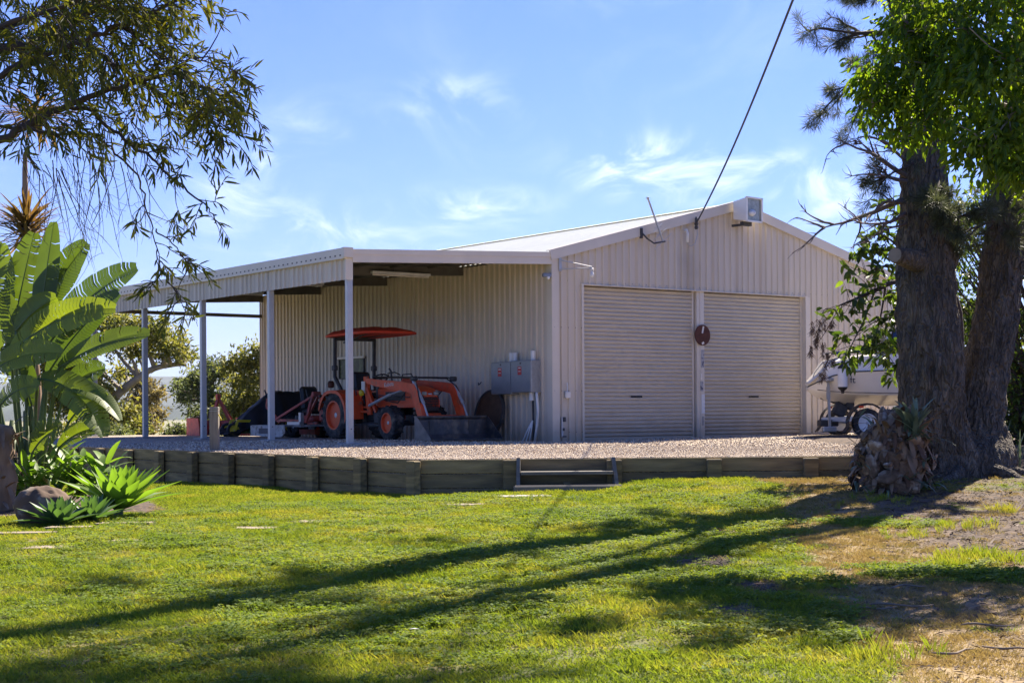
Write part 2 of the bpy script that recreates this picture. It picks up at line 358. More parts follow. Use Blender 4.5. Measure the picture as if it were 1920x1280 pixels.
def weather(m, c):
    t = m.node_tree; N = t.nodes; L = t.links; b = N['Principled BSDF']; src = b.inputs['Base Color'].links[0].from_socket
    g = N.new('ShaderNodeNewGeometry'); sp = N.new('ShaderNodeSeparateXYZ'); L.new(g.outputs['Position'], sp.inputs[0])
    n = N.new('ShaderNodeTexNoise'); n.inputs['Scale'].default_value = 3; n.inputs['Detail'].default_value = 7; L.new(g.outputs['Position'], n.inputs[0])
    a = N.new('ShaderNodeMath'); a.operation = 'MULTIPLY_ADD'; L.new(n.outputs[0], a.inputs[0]); a.inputs[1].default_value = -.7; L.new(sp.outputs[2], a.inputs[2])
    r = N.new('ShaderNodeMapRange'); r.interpolation_type = 'SMOOTHSTEP'; r.inputs[1].default_value = -.35; r.inputs[2].default_value = -1.0; r.inputs[4].default_value = .65; L.new(a.outputs[0], r.inputs[0])
    x = N.new('ShaderNodeMix'); x.data_type = 'RGBA'; L.new(r.outputs[0], x.inputs[0]); L.new(src, x.inputs[6]); x.inputs[7].default_value = (.30, .235, .17, 1)
    mp = N.new('ShaderNodeMapping'); mp.vector_type = 'POINT'; k = (1 / .42, 1 / .42, 1 / .7); mp.inputs['Scale'].default_value = k; mp.inputs['Location'].default_value = (-c.x * k[0], -c.y * k[1], -c.z * k[2])
    L.new(g.outputs['Position'], mp.inputs[0]); ln = N.new('ShaderNodeVectorMath'); ln.operation = 'LENGTH'; L.new(mp.outputs[0], ln.inputs[0])
    q = N.new('ShaderNodeMapRange'); q.interpolation_type = 'SMOOTHSTEP'; q.inputs[1].default_value = 1.3; q.inputs[2].default_value = .1; q.inputs[4].default_value = .75; L.new(ln.outputs['Value'], q.inputs[0])
    mu = N.new('ShaderNodeMath'); mu.operation = 'MULTIPLY'; L.new(q.outputs[0], mu.inputs[0]); L.new(n.outputs[0], mu.inputs[1])
    y = N.new('ShaderNodeMix'); y.data_type = 'RGBA'; L.new(mu.outputs[0], y.inputs[0]); L.new(x.outputs[2], y.inputs[6]); y.inputs[7].default_value = (.27, .23, .18, 1)
    L.new(y.outputs[2], b.inputs['Base Color'])
for k_ in ('wall', 'trim', 'door'): weather(M[k_], S(3.85, 0, 3.15))
def vary(m, lo, hi):
    t = m.node_tree; N = t.nodes; L = t.links; b = N['Principled BSDF']; src = b.inputs['Base Color'].links[0].from_socket
    o = N.new('ShaderNodeObjectInfo'); r = N.new('ShaderNodeMapRange'); r.inputs[3].default_value = lo; r.inputs[4].default_value = hi; L.new(o.outputs['Random'], r.inputs[0])
    x = N.new('ShaderNodeMix'); x.data_type = 'RGBA'; x.blend_type = 'MULTIPLY'; x.inputs[0].default_value = 1; L.new(src, x.inputs[6]); L.new(r.outputs[0], x.inputs[7]); L.new(x.outputs[2], b.inputs['Base Color'])
vary(M['wood'], .75, 1.3); vary(M['stag'], .55, 1.35); vary(M['wall'], .97, 1.03)
def mix_ground():
    m = bpy.data.materials.new('lawn_soil'); m.use_nodes = True; t = m.node_tree; N = t.nodes; L = t.links
    b = N['Principled BSDF']; b.inputs['Roughness'].default_value = .95
    g = N.new('ShaderNodeNewGeometry'); sp = N.new('ShaderNodeSeparateXYZ'); L.new(g.outputs['Position'], sp.inputs[0])
    def noi(s, d=6):
        n = N.new('ShaderNodeTexNoise'); n.inputs['Scale'].default_value = s; n.inputs['Detail'].default_value = d
        L.new(g.outputs['Position'], n.inputs[0]); return n.outputs[0]
    def ramp(x, a, b_, c=0., d=1.):
        r = N.new('ShaderNodeMapRange'); r.interpolation_type = 'SMOOTHSTEP'
        for i, q in enumerate((a, b_, c, d)): r.inputs[i + 1].default_value = q
        L.new(x, r.inputs[0]); return r.outputs[0]
    def mx(f, a, c):
        n = N.new('ShaderNodeMix'); n.data_type = 'RGBA'
        for i, q in ((0, f), (6, a), (7, c)):
            if isinstance(q, tuple): n.inputs[i].default_value = (*q, 1)
            else: L.new(q, n.inputs[i])
        return n.outputs[2]
    lawn = mx(ramp(noi(1.3), .35, .65), (.085, .10, .022), (.15, .13, .035))
    at = N.new('ShaderNodeAttribute'); at.attribute_name = 'dirt'
    soil = mx(ramp(noi(2.2, 9), .35, .65), (.035, .021, .013), (.095, .060, .036))
    soil = mx(ramp(noi(14, 9), .45, .7), soil, (.15, .098, .055))
    at2 = N.new('ShaderNodeAttribute'); at2.attribute_name = 'straw'
    soil = mx(at2.outputs['Fac'], soil, (.34, .24, .11))
    c1 = mx(at.outputs['Fac'], lawn, soil)
    field = mx(ramp(noi(.02), .4, .6), (.17, .17, .07), (.26, .22, .11))
    c2 = mx(ramp(sp.outputs[1], 45, 70), c1, field)
    L.new(c2, b.inputs['Base Color'])
    bp = N.new('ShaderNodeBump'); bp.inputs['Distance'].default_value = .03; bp.inputs['Strength'].default_value = .8
    L.new(noi(22, 9), bp.inputs['Height']); L.new(bp.outputs[0], b.inputs['Normal'])
    return m
M['ground'] = mix_ground()
def gravel_mat():
    m = mat('gravel_bed', (.50, .41, .29), .95, 0, .3, 12, 0, alt=(.24, .18, .14), altscale=30, altlo=.4, althi=.6)
    N = m.node_tree.nodes; L = m.node_tree.links; b = N['Principled BSDF']; c = N['Texture Coordinate']
    v = N.new('ShaderNodeTexVoronoi'); v.inputs['Scale'].default_value = 28; L.new(c.outputs['Object'], v.inputs[0])
    bp = N.new('ShaderNodeBump'); bp.inputs['Distance'].default_value = .025; bp.inputs['Strength'].default_value = 1; bp.invert = True
    L.new(v.outputs['Distance'], bp.inputs['Height']); L.new(bp.outputs[0], b.inputs['Normal'])
    return m
M['gravel'] = gravel_mat()
def stone_mat():
    m = bpy.data.materials.new('gravel_stone'); m.use_nodes = True; N = m.node_tree.nodes; L = m.node_tree.links
    b = N['Principled BSDF']; b.inputs['Roughness'].default_value = .8
    oi = N.new('ShaderNodeObjectInfo'); cr = N.new('ShaderNodeValToRGB'); L.new(oi.outputs['Random'], cr.inputs[0])
    e = cr.color_ramp.elements; e[0].color = (.16, .11, .08, 1); e[1].color = (.78, .67, .49, 1)
    for p, c in ((.25, (.40, .29, .19)), (.5, (.62, .49, .33)), (.75, (.50, .42, .32))):
        q = e.new(p); q.color = (*c, 1)
    L.new(cr.outputs[0], b.inputs['Base Color']); return m
M['stone'] = stone_mat()
def blade_mat(name, c1, c2, c3, tr, tcol):
    m = bpy.data.materials.new(name); m.use_nodes = True; N = m.node_tree.nodes; L = m.node_tree.links
    b = N['Principled BSDF']; b.inputs['Roughness'].default_value = .65; b.inputs['Specular IOR Level'].default_value = .12
    oi = N.new('ShaderNodeObjectInfo'); g = N.new('ShaderNodeNewGeometry')
    n = N.new('ShaderNodeTexNoise'); n.inputs['Scale'].default_value = 1.3; n.inputs['Detail'].default_value = 8; n.inputs['Roughness'].default_value = .65; L.new(g.outputs['Position'], n.inputs[0])
    a = N.new('ShaderNodeMath'); a.operation = 'MULTIPLY_ADD'; L.new(oi.outputs['Random'], a.inputs[0]); a.inputs[1].default_value = .45
    s = N.new('ShaderNodeMapRange'); s.inputs[1].default_value = .32; s.inputs[2].default_value = .68; s.inputs[4].default_value = .7; L.new(n.outputs[0], s.inputs[0])
    L.new(s.outputs[0], a.inputs[2])
    cr = N.new('ShaderNodeValToRGB'); L.new(a.outputs[0], cr.inputs[0]); e = cr.color_ramp.elements
    e[0].color = (*c1, 1); e[1].color = (*c3, 1); q = e.new(.5); q.color = (*c2, 1)
    L.new(cr.outputs[0], b.inputs['Base Color'])
    t = N.new('ShaderNodeBsdfTranslucent'); ms = N.new('ShaderNodeMixShader'); ms.inputs[0].default_value = tr
    mt = N.new('ShaderNodeMix'); mt.data_type = 'RGBA'; mt.blend_type = 'MULTIPLY'; mt.inputs[0].default_value = 1
    L.new(cr.outputs[0], mt.inputs[6]); mt.inputs[7].default_value = (*tcol, 1); L.new(mt.outputs[2], t.inputs[0])
    L.new(b.outputs[0], ms.inputs[1]); L.new(t.outputs[0], ms.inputs[2]); L.new(ms.outputs[0], N['Material Output'].inputs[0])
    return m
M['blade'] = blade_mat('lawn_blade', (.085, .14, .02), (.165, .225, .03), (.30, .29, .065), .5, (1.65, 1.5, .55))
M['dry'] = blade_mat('dry_blade', (.22, .17, .07), (.32, .24, .10), (.17, .17, .05), .4, (1.3, 1.2, .8))
#@@GEO
# ------------------------------------------------------------------ terrain
def fnoise(x, y, s, o=0): return noise.noise(Vector((x * s + o, y * s, o * 1.7)))
def dirtm(x, y):
    xb = 1.8 + .13 * (y - 8.5) + .45 * fnoise(x, y, .9) + .25 * fnoise(x, y, 3.1, 5)
    d = sstep(xb - .15, xb + .45, x)
    d *= 1 - .85 * sstep(.22, .42, fnoise(x, y, .8, 11) + .4 * fnoise(x, y * 2.0, 2.3, 3)) * sstep(22, 16, y)
    bx = -4.15 - .08 * (y - 18) + .15 * fnoise(x, y, 1.5, 2)
    e = sstep(bx + .0, bx - .2, x + .25 * max(0, y - 19.5)) * sstep(18.35, 18.6, y) * sstep(24.5, 23.5, y)
    # bare spots in the lawn
    for (px_, py_, r) in BARE:
        q = math.hypot(x - px_, (y - py_) * .7) / r + .5 * fnoise(x, y, 4, 9)
        d = max(d, sstep(1, .6, q))
    return max(d, e)
BARE = [(1.75, 10.9, .28), (1.35, 9.7, .25), (1.5, 12.6, .3), (1.95, 14.9, .25)]
def strawm(x, y):
    xb = 2.0 + .13 * (y - 8.5)
    return max(sstep(13.5, 10, y) * (.55 + .6 * fnoise(x, y, 1.4, 21)), .8 * sstep(xb + 1.3, xb + .2, x)) * sstep(xb - .6, xb, x)
def axis(dense0, dense1, step, far0, far1):
    a = list(np.arange(dense0, dense1 + 1e-6, step)); s = step; x = dense1
    while x < far1: s *= 1.22; x += s; a.append(min(x, far1))
    s = step; x = dense0; pre = []
    while x > far0: s *= 1.22; x -= s; pre.append(max(x, far0))
    return pre[::-1] + a
xs_ = axis(-7, 8, .12, -2600, 2600); ys_ = axis(6, 23, .12, -40, 3200)
V = []; D = []; ST = []
for y in ys_:
    for x in xs_:
        z = terrain(x, y)
        if -8 < x < 9 and 5 < y < 24:
            dm = dirtm(x, y); D.append(dm); ST.append(max(0, min(1, strawm(x, y))))
            z += .012 * fnoise(x, y, 2.2) + dm * .03 * fnoise(x, y, 3.5, 7)
        else: D.append(1.0 if (x > 5 and y < 60) else 0.); ST.append(0.)
        V.append((x, y, z))
nx = len(xs_); Fq = [(j * nx + i, j * nx + i + 1, (j + 1) * nx + i + 1, (j + 1) * nx + i) for j in range(len(ys_) - 1) for i in range(nx - 1)]
g = np_mesh('ground', V, Fq, M['ground'], smooth=True); tag(g, kind='structure')
for nm, dat in (('dirt', D), ('straw', ST)):
    a = g.data.attributes.new(nm, 'FLOAT', 'POINT'); a.data.foreach_set('value', np.array(dat, dtype=np.float32))

# gravel yard held by the retaining wall
K = Vector((-1.25, 21.0, 0)); WL = DL.copy(); RW = Vector((5.45, 21.33, 0)); WR = (RW - K).normalized()
BL = K + WL * 23.4
right = [(RW.x, RW.y), (14, 27), (26, 45), (26, 64)]
def rpt(t):
    t = t * 3; i = min(2, int(t)); k = t - i
    return Vector((right[i][0] * (1 - k) + right[i + 1][0] * k, right[i][1] * (1 - k) + right[i + 1][1] * k, 0))
V = []; NR, NC = 120, 130
for j in range(NR + 1):
    v = (j / NR) ** 1.2; a, b = K.lerp(BL, v), rpt(v)
    for i in range(NC + 1):
        p = a.lerp(b, i / NC); z = padz(p.x, p.y) + .006 * fnoise(p.x, p.y, 2.5)
        V.append((p.x, p.y, z))
n0 = len(V); nc = NC + 1
Fq = [(j * nc + i, j * nc + i + 1, (j + 1) * nc + i + 1, (j + 1) * nc + i) for j in range(NR) for i in range(NC)]
for (seq) in ([j * nc + NC for j in range(NR + 1)], [j * nc for j in range(NR, -1, -1)], [i for i in range(NC + 1)], [NR * nc + i for i in range(NC, -1, -1)]):
    o = len(V); V += [(V[k][0], V[k][1], V[k][2] - .9) for k in seq]
    Fq += [(seq[k], o + k, o + k + 1, seq[k + 1]) for k in range(len(seq) - 1)]
gy = np_mesh('gravel_yard', V, Fq, M['gravel'], smooth=False); tag(gy, kind='structure')

# ------------------------------------------------------------------ instanced ground cover
def scatter(name, pts, rots, scl, protos, material, kind='stuff', label=None, cat=None):
    me = bpy.data.meshes.new(name); n = len(pts)
    me.vertices.add(n); me.vertices.foreach_set('co', np.asarray(pts, dtype=np.float32).ravel())
    a = me.attributes.new('rot', 'FLOAT_VECTOR', 'POINT'); a.data.foreach_set('vector', np.asarray(rots, dtype=np.float32).ravel())
    a = me.attributes.new('scl', 'FLOAT', 'POINT'); a.data.foreach_set('value', np.asarray(scl, dtype=np.float32))
    a = me.attributes.new('idx', 'INT', 'POINT'); a.data.foreach_set('value', rng.integers(0, len(protos), n).astype(np.int32))
    me.materials.append(material)
    o = bpy.data.objects.new(name, me); COL.objects.link(o)
    pc = bpy.data.collections.new(name + '_kinds')
    for i, p in enumerate(protos):
        q = bpy.data.objects.new(name + '_piece', p); pc.objects.link(q)
    t = bpy.data.node_groups.new(name, 'GeometryNodeTree')
    t.interface.new_socket('Geometry', in_out='INPUT', socket_type='NodeSocketGeometry')
    t.interface.new_socket('Geometry', in_out='OUTPUT', socket_type='NodeSocketGeometry')
    N = t.nodes; L = t.links; gi = N.new('NodeGroupInput'); go = N.new('NodeGroupOutput')
    ci = N.new('GeometryNodeCollectionInfo'); ci.inputs[0].default_value = pc; ci.inputs['Separate Children'].default_value = True
    ip = N.new('GeometryNodeInstanceOnPoints'); ip.inputs['Pick Instance'].default_value = True
    def att(nm, ty):
        q = N.new('GeometryNodeInputNamedAttribute'); q.data_type = ty; q.inputs[0].default_value = nm; return q.outputs[0]
    L.new(gi.outputs[0], ip.inputs['Points']); L.new(ci.outputs[0], ip.inputs['Instance'])
    L.new(att('idx', 'INT'), ip.inputs['Instance Index']); L.new(att('rot', 'FLOAT_VECTOR'), ip.inputs['Rotation'])
    L.new(att('scl', 'FLOAT'), ip.inputs['Scale']); L.new(ip.outputs[0], go.inputs[0])
    md = o.modifiers.new('scatter', 'NODES'); md.node_group = t
    return tag(o, label, cat, kind=kind)

def clump(name, nb, rad, h0, h1, w0, w1, m, lean=.6, tri=True, leafy=0):
    V = []; Fq = []
    for _ in range(nb):
        a = random.uniform(0, 6.283); r = rad * math.sqrt(random.random()); x, y = r * math.cos(a), r * math.sin(a)
        b = random.uniform(0, 6.283); h = random.uniform(h0, h1); wd = random.uniform(w0, w1); l = random.uniform(.1, lean) * h
        dx, dy = math.cos(b), math.sin(b); px_, py_ = -dy * wd / 2, dx * wd / 2; o = len(V)
        if random.random() < leafy:   # small round leaf
            z = random.uniform(.3, .9) * h0; s = random.uniform(.006, .013); tz = random.uniform(-.4, .4) * s
            V += [(x - s * dx, y - s * dy, z), (x - s * dy, y + s * dx, z + tz), (x + s * dx, y + s * dy, z + tz * 2), (x + s * dy, y - s * dx, z - tz)]
            Fq.append((o, o + 1, o + 2, o + 3))
        else:
            V += [(x - px_, y - py_, 0), (x + px_, y + py_, 0), (x + l * .45 * dx + px_ * .8, y + l * .45 * dy + py_ * .8, h * .62), (x + l * dx, y + l * dy, h)]
            Fq.append((o, o + 1, o + 2, o + 3))
    me = bpy.data.meshes.new(name); me.from_pydata(V, [], Fq); me.materials.append(m); return me
PAVERS = [(985, 930, .62, .34), (878, 946, .5, .3), (798, 957, .3, .25), (703, 968, .42, .30), (600, 978, .44, .30), (478, 990, .44, .28), (352, 1001, .34, .26), (240, 1013, .34, .24), (95, 1026, .44, .28)]
PV = [(hit(u, v, lawnz), l, b) for (u, v, l, b) in PAVERS]
def free(x, y):
    for p, l, b in PV:
        if abs(x - p.x + random.gauss(0, .05)) < l / 2 - .05 and abs(y - p.y + .05 + random.gauss(0, .04)) < b / 2 + .04: return False
    q = Vector((x, y, 0)) - K
    if q.dot(WR) > -.15 and q.x * -WR.y + q.y * WR.x > -.1: return False
    if q.dot(WR) <= 0 and (q.x * WL.y - q.y * WL.x) > -.12 * 0 - .1 and q.dot(WL) > 0: return False
    return True
def lawn_points(n, ymin, ymax, seed):
    r = np.random.default_rng(seed); out = []
    while len(out) < n:
        y = math.sqrt(r.uniform(ymin ** 2, ymax ** 2)); x = r.uniform(-.36, .36) * y * 1.05 + r.uniform(-.5, .5)
        out.append((x, y))
    return out
gp, gr, gs = [], [], []; dp, dr_, ds = [], [], []; lp, lr, ls = [], [], []
for (x, y) in lawn_points(72000, 7.0, 29, 3):
    if not free(x, y): continue
    if x < -4.4 - .2 * (y - 18.6) and 18.6 < y < 24: continue
    if y > 21.2 and x > 2: continue
    d = dirtm(x, y) if (x > .7 or x < -3.9) else 0
    z = lawnz(x, y) + .012 * fnoise(x, y, 2.2) - .003
    if y > 21: z = terrain(x, y)
    rr = (random.uniform(-.12, .12), random.uniform(-.12, .12), random.uniform(0, 6.28))
    k = 1 + .35 * fnoise(x, y, 1.1, 4)
    if random.random() > d * 1.0:
        if d > .3 and random.random() < .5: continue
        gp.append((x, y, z)); gr.append(rr); gs.append(k * random.uniform(.75, 1.25) * (.8 if d > .2 else 1))
    else:
        s = strawm(x, y)
        if random.random() < s * .95 + .12: dp.append((x, y, z)); dr_.append(rr); ds.append(random.uniform(.5, 1.0))
for (x, y) in lawn_points(60000, 7.0, 22, 5):
    if x < 1.6: continue
    d = dirtm(x, y)
    if random.random() < d * .8 + .03:
        z = lawnz(x, y) + .012 * fnoise(x, y, 2.2) + d * .03 * fnoise(x, y, 3.5, 7)
        lp.append((x, y, z + .006)); lr.append((random.uniform(-.35, .35), random.uniform(-.35, .35), random.uniform(0, 6.28))); ls.append(random.uniform(.5, 1.5) * (2.2 if random.random() < .03 else 1))
cl = [clump('grass_clump', 46, .09, .012, .036, .003, .006, M['blade'], 1.5, leafy=.5) for _ in range(5)]
cl.append(clump('grass_clump', 30, .08, .02, .05, .003, .005, M['blade'], 1.1))
scatter('lawn_grass', gp, gr, gs, cl, M['blade'])
scatter('dry_grass', dp, dr_, ds, [clump('dry_clump', 34, .09, .012, .045, .0025, .0045, M['dry'], 1.4) for _ in range(4)], M['dry'])
lit = []
for k in range(4):
    me = bpy.data.meshes.new('litter_leaf'); l, wd = .014 + .006 * k, .005 + .0015 * (k % 2)
    me.from_pydata([(-l, 0, 0), (0, -wd, .005), (l, 0, .002), (0, wd, .004)], [], [(0, 1, 2), (0, 2, 3)]); me.materials.append(M['litter']); lit.append(me)
scatter('leaf_litter', lp, lr, ls, lit, M['litter'])
cp_, cr_, csz = [], [], []
for (x, y) in lawn_points(24000, 7.0, 20, 15):
    if fnoise(x, y, .75, 31) + .5 * fnoise(x, y, 2.6, 33) + random.gauss(0, .35) < .30 or not free(x, y) or x < -4.3: continue
    if x > 1.6 and dirtm(x, y) > .5: continue
    cp_.append((x, y, lawnz(x, y) + .012 * fnoise(x, y, 2.2))); cr_.append((random.uniform(-.1, .1), random.uniform(-.1, .1), random.uniform(0, 6.28))); csz.append(random.uniform(.8, 1.5))
def clover(k):
    V = []; Fq = []
    for _ in range(16):
        a = random.uniform(0, 6.283); r = .07 * math.sqrt(random.random()); x, y, z = r * math.cos(a), r * math.sin(a), random.uniform(.02, .042); b0 = random.uniform(0, 6.28)
        for j in range(3):
            b = b0 + j * 2.094; c_, s_ = math.cos(b), math.sin(b); l = random.uniform(.010, .017); o = len(V); t = random.uniform(-.35, .35) * l
            V += [(x, y, z), (x + c_ * l * .7 - s_ * l * .5, y + s_ * l * .7 + c_ * l * .5, z + t), (x + c_ * l * 1.15, y + s_ * l * 1.15, z + t * .5), (x + c_ * l * .7 + s_ * l * .5, y + s_ * l * .7 - c_ * l * .5, z - t)]; Fq.append((o, o + 1, o + 2, o + 3))
    me = bpy.data.meshes.new('clover_patch'); me.from_pydata(V, [], Fq); me.materials.append(M['clover']); return me
M['clover'] = blade_mat('clover_leaf', (.09, .15, .025), (.15, .215, .035), (.24, .27, .06), .45, (1.6, 1.5, .55))
scatter('clover', cp_, cr_, csz, [clover(k) for k in range(4)], M['clover'])
# tall tufts
tp, tr_, ts = [], [], []
for (u, v, n, s) in ((1625, 1238, 12, 1.1), (1605, 1215, 8, 1.0), (1835, 1050, 40, 1.2), (1770, 1062, 24, 1.1), (1790, 985, 22, 1.0), (1700, 1004, 16, .9), (1890, 960, 14, 1), (1650, 930, 14, 1.0), (1560, 935, 10, .8)):
    c = hit(u, v, lawnz)
    for _ in range(n):
        x, y = c.x + random.gauss(0, .16), c.y + random.gauss(0, .2)
        tp.append((x, y, lawnz(x, y))); tr_.append((0, 0, random.uniform(0, 6.28))); ts.append(s * random.uniform(.4, .85))
scatter('grass_tufts', tp, tr_, ts, [clump('tuft', 22, .06, .06, .14, .004, .007, M['blade'], .7) for _ in range(3)], M['blade'])
# gravel stones
st = []
for k in range(5):
    s = MB(); s.box((0, 0, 0), (1, .8, .55), None, .22)
    v = [Vector(p) * (1 + .35 * noise.noise(Vector(p) * 1.7 + Vector((k * 7, 0, 0)))) * .022 for p in s.v]
    me = bpy.data.meshes.new('pebble'); me.from_pydata(v, [], s.f); me.materials.append(M['stone']); st.append(me)
sp_, sr_, ss_ = [], [], []
while len(sp_) < 60000:
    v = random.random() ** 1.6 * .55; a, b = K.lerp(BL, v), rpt(v); p = a.lerp(b, random.random())
    if p.x > p.y * .36: continue
    xs, ys = to_s(p.x, p.y)
    if 0 < xs < 10.7 and ys > 0: continue
    sp_.append((p.x, p.y, padz(p.x, p.y) + .006 * fnoise(p.x, p.y, 2.5) + .004)); sr_.append((random.uniform(0, 6), random.uniform(0, 6), random.uniform(0, 6))); ss_.append(random.uniform(.5, 1.5) * (1.25 if p.y > 27 else 1))
scatter('gravel', sp_, sr_, ss_, st, M['stone'])

# ------------------------------------------------------------------ far field and hills
def ridge(name, y0, depth, base, hfun, x0, x1, nx_, ny_, m):
    V = []; 
    for j in range(ny_ + 1):
        for i in range(nx_ + 1):
            x = x0 + (x1 - x0) * i / nx_; t = j / ny_; y = y0 + depth * t
            V.append((x, y, base + hfun(x, y) * math.sin(min(1, t * 1.6) * math.pi / 2) ** .7 * (1 - .6 * sstep(.7, 1, t))))
    n = nx_ + 1; Fq = [(j * n + i, j * n + i + 1, (j + 1) * n + i + 1, (j + 1) * n + i) for j in range(ny_) for i in range(nx_)]
    return tag(np_mesh(name, V, Fq, m, smooth=True), kind='structure')
ridge('hills', 1050, 700, -3.3, lambda x, y: 33 + 10 * fnoise(x, 0, .004, 3) + 5 * fnoise(x, y, .012, 8) + 2.5 * fnoise(x, y, .04, 1), -1400, 1400, 420, 14, M['hill'])
ridge('far_woodland', 760, 60, -3.4, lambda x, y: 8 + 3.5 * fnoise(x, y, .03, 5) + 2 * fnoise(x, y, .11, 2), -1100, 1100, 900, 5, M['hill'])

# ------------------------------------------------------------------ retaining wall
wall = empty('retaining_wall', K, 0, 'low grey-green timber sleeper retaining wall holding back the gravel yard', 'retaining wall')
def plank_me(L_, key, cache={}):
    if key not in cache:
        s = MB(); s.box((L_ / 2, 0, 0), (L_, .07, .19), None, .008); o = s.build('sleeper', M['wood']); me = o.data; bpy.data.objects.remove(o); cache[key] = me
    return cache[key]
ps = MB(); ps.box((0, 0, -.42), (.2, .12, .86), None, .012); o = ps.build('post', M['wood']); post_me = o.data; bpy.data.objects.remove(o)
SP = 1.4; rzL = math.atan2(WL.y, WL.x); rzR = math.atan2(WR.y, WR.x)
outL = Vector((-WL.y, WL.x, 0)); outL = -outL if outL.x > 0 else outL   # away from the gravel
outR = Vector((WR.y, -WR.x, 0))
for i in range(17):
    a = WL * (i * SP)
    link('post', post_me, wall, a + outL * .115 + Vector((0, 0, -.672 + random.uniform(-.008, .008))), (0, 0, rzL))
    if i < 16:
        for r in range(4):
            p = a + Vector((0, 0, -.745 - .2 * r)) + outL * random.uniform(-.006, .006)
            link('sleeper', plank_me(SP, 'L'), wall, p, (random.uniform(-.02, .02), random.uniform(-.003, .003), rzL))
pr = [0, 1.22, 2.63, 4.0, 5.33, 6.7]
for i, a in enumerate(pr):
    if i: link('post', post_me, wall, WR * a + outR * .115 + Vector((0, 0, -.675 + random.uniform(-.008, .008))), (0, 0, rzR))
    if i < 5:
        L_ = pr[i + 1] - a
        for r in range(3):
            link('sleeper', plank_me(L_, ('R', i)), wall, WR * a + Vector((0, 0, -.745 - .2 * r)) + outR * random.uniform(-.006, .006), (random.uniform(-.02, .02), 0, rzR))
for o in wall.children: pass
fp = MB(); fp.box((.0, 0, 0), (3.4, .12, .14), None, .01)
f = fp.build('footing_timber', M['wood'], wall); f.location = WR * 4.6 + outR * .2 + Vector((0, 0, -1.02)); f.rotation_euler = (0, 0, rzR)

# timber step
c = K + WR * 1.97; sx0, sx1 = -.62, .62
stp = empty('garden_step', (c.x, c.y, lawnz(c.x, c.y - .4)), rzR, 'timber step with open riser leading up to the gravel yard', 'step')
zt = -.655 - stp.location.z
for s in (-1, 1):
    m = MB(); m.beam((s * .64, -.10, zt - .02), (s * .66, -.36, .04), .05, .16); m.build('stringer', M['steptimber'], stp)
m = MB(); m.box((0, -.24, zt - .18), (1.24, .26, .045), None, .006); m.build('tread', M['steptimber'], stp)
m = MB(); m.box((0, -.26, .07), (.09, .07, zt - .3), None, .005); m.build('support_block', M['wood'], stp)
m = MB(); m.box((0, -.50, .05), (1.46, .10, .11), None, .02); m.build('front_edging', M['steptimber'], stp)
m = MB(); m.box((0, -.3, .055), (1.38, .32, .09), None, .01); m.build('gravel_tray', M['gravel'], stp)

# pavers
for i, (p, l, b) in enumerate(PV):
    m = MB(); n = 9; pts = []
    for k in range(4):
        sx, sy = ((-1, -1), (1, -1), (1, 1), (-1, 1))[k]
        pts += [(sx * l / 2 + random.uniform(-.03, .03), sy * b / 2 + random.uniform(-.02, .02))]
    m.prism(pts, lambda a_, b_: Vector((a_, b_, -.04)), lambda a_, b_: Vector((a_, b_, .026)))
    o = m.build('stepping_stone', M['conc'] if i == 0 else M['paver']); o.location = (p.x, p.y, lawnz(p.x, p.y) - .016); o.rotation_euler = (0, 0, random.uniform(-.12, .12) + (.15 if i < 2 else 0))
    lab = ['grey concrete stepping stone lying right below the timber step', 'long sandy stepping stone next to the grey one at the wall', 'tiny half-buried stepping stone in front of the wall corner',
           'pale stepping stone left of the half-buried one, below the wall corner', 'middle stepping stone of the row, thin pale strip with grass behind', 'sandy stepping stone at the middle left of the lawn',
           'small worn stepping stone just right of the spiky green agave', 'nearly overgrown stepping stone in front of the agave', 'leftmost stepping stone, sandy, below the boulder bed'][i]
    tag(o, lab, 'paver', 'stepping stones across the lawn')
for i, (u, v, l) in enumerate(((235, 984, .62), (130, 992, .5), (35, 1003, .72))):
    p = hit(u, v, lawnz); m = MB(); m.prism([(-l / 2, -.1), (l / 2 - .05, -.08), (l / 2, .1), (-l / 2 + .06, .12)], lambda a_, b_: Vector((a_, b_, -.05)), lambda a_, b_: Vector((a_, b_, .03)))
    o = m.build('edging_stone', M['paver']); o.location = p; o.rotation_euler = (0, 0, .12)
    tag(o, ['flat edging stone under the big green agave', 'flat edging stone under the low blue-green agave', 'flat edging stone in front of the boulder at the left edge'][i], 'edging stone', 'flat stones edging the garden bed')

# bollard post
p = K + WL * 6.95 - outL * .28
m = MB(); m.box((0, 0, .36), (.15, .15, .74), None, .008); 
bp_ = m.build('bollard_post', M['woodpost']); bp_.location = (p.x, p.y, -.62)
tag(bp_, 'short square timber post standing on the edge of the gravel yard', 'post')
for z in (.66, .70):
    m = MB(); m.box((0, 0, z), (.156, .156, .006)); m.build('wire_band', M['galv'], bp_)
m = MB(); m.tube([(.08, -.05, .6), (.13, -.08, .52), (.12, -.06, .5)], .012, 6); m.build('hook', M['yellow'], bp_)
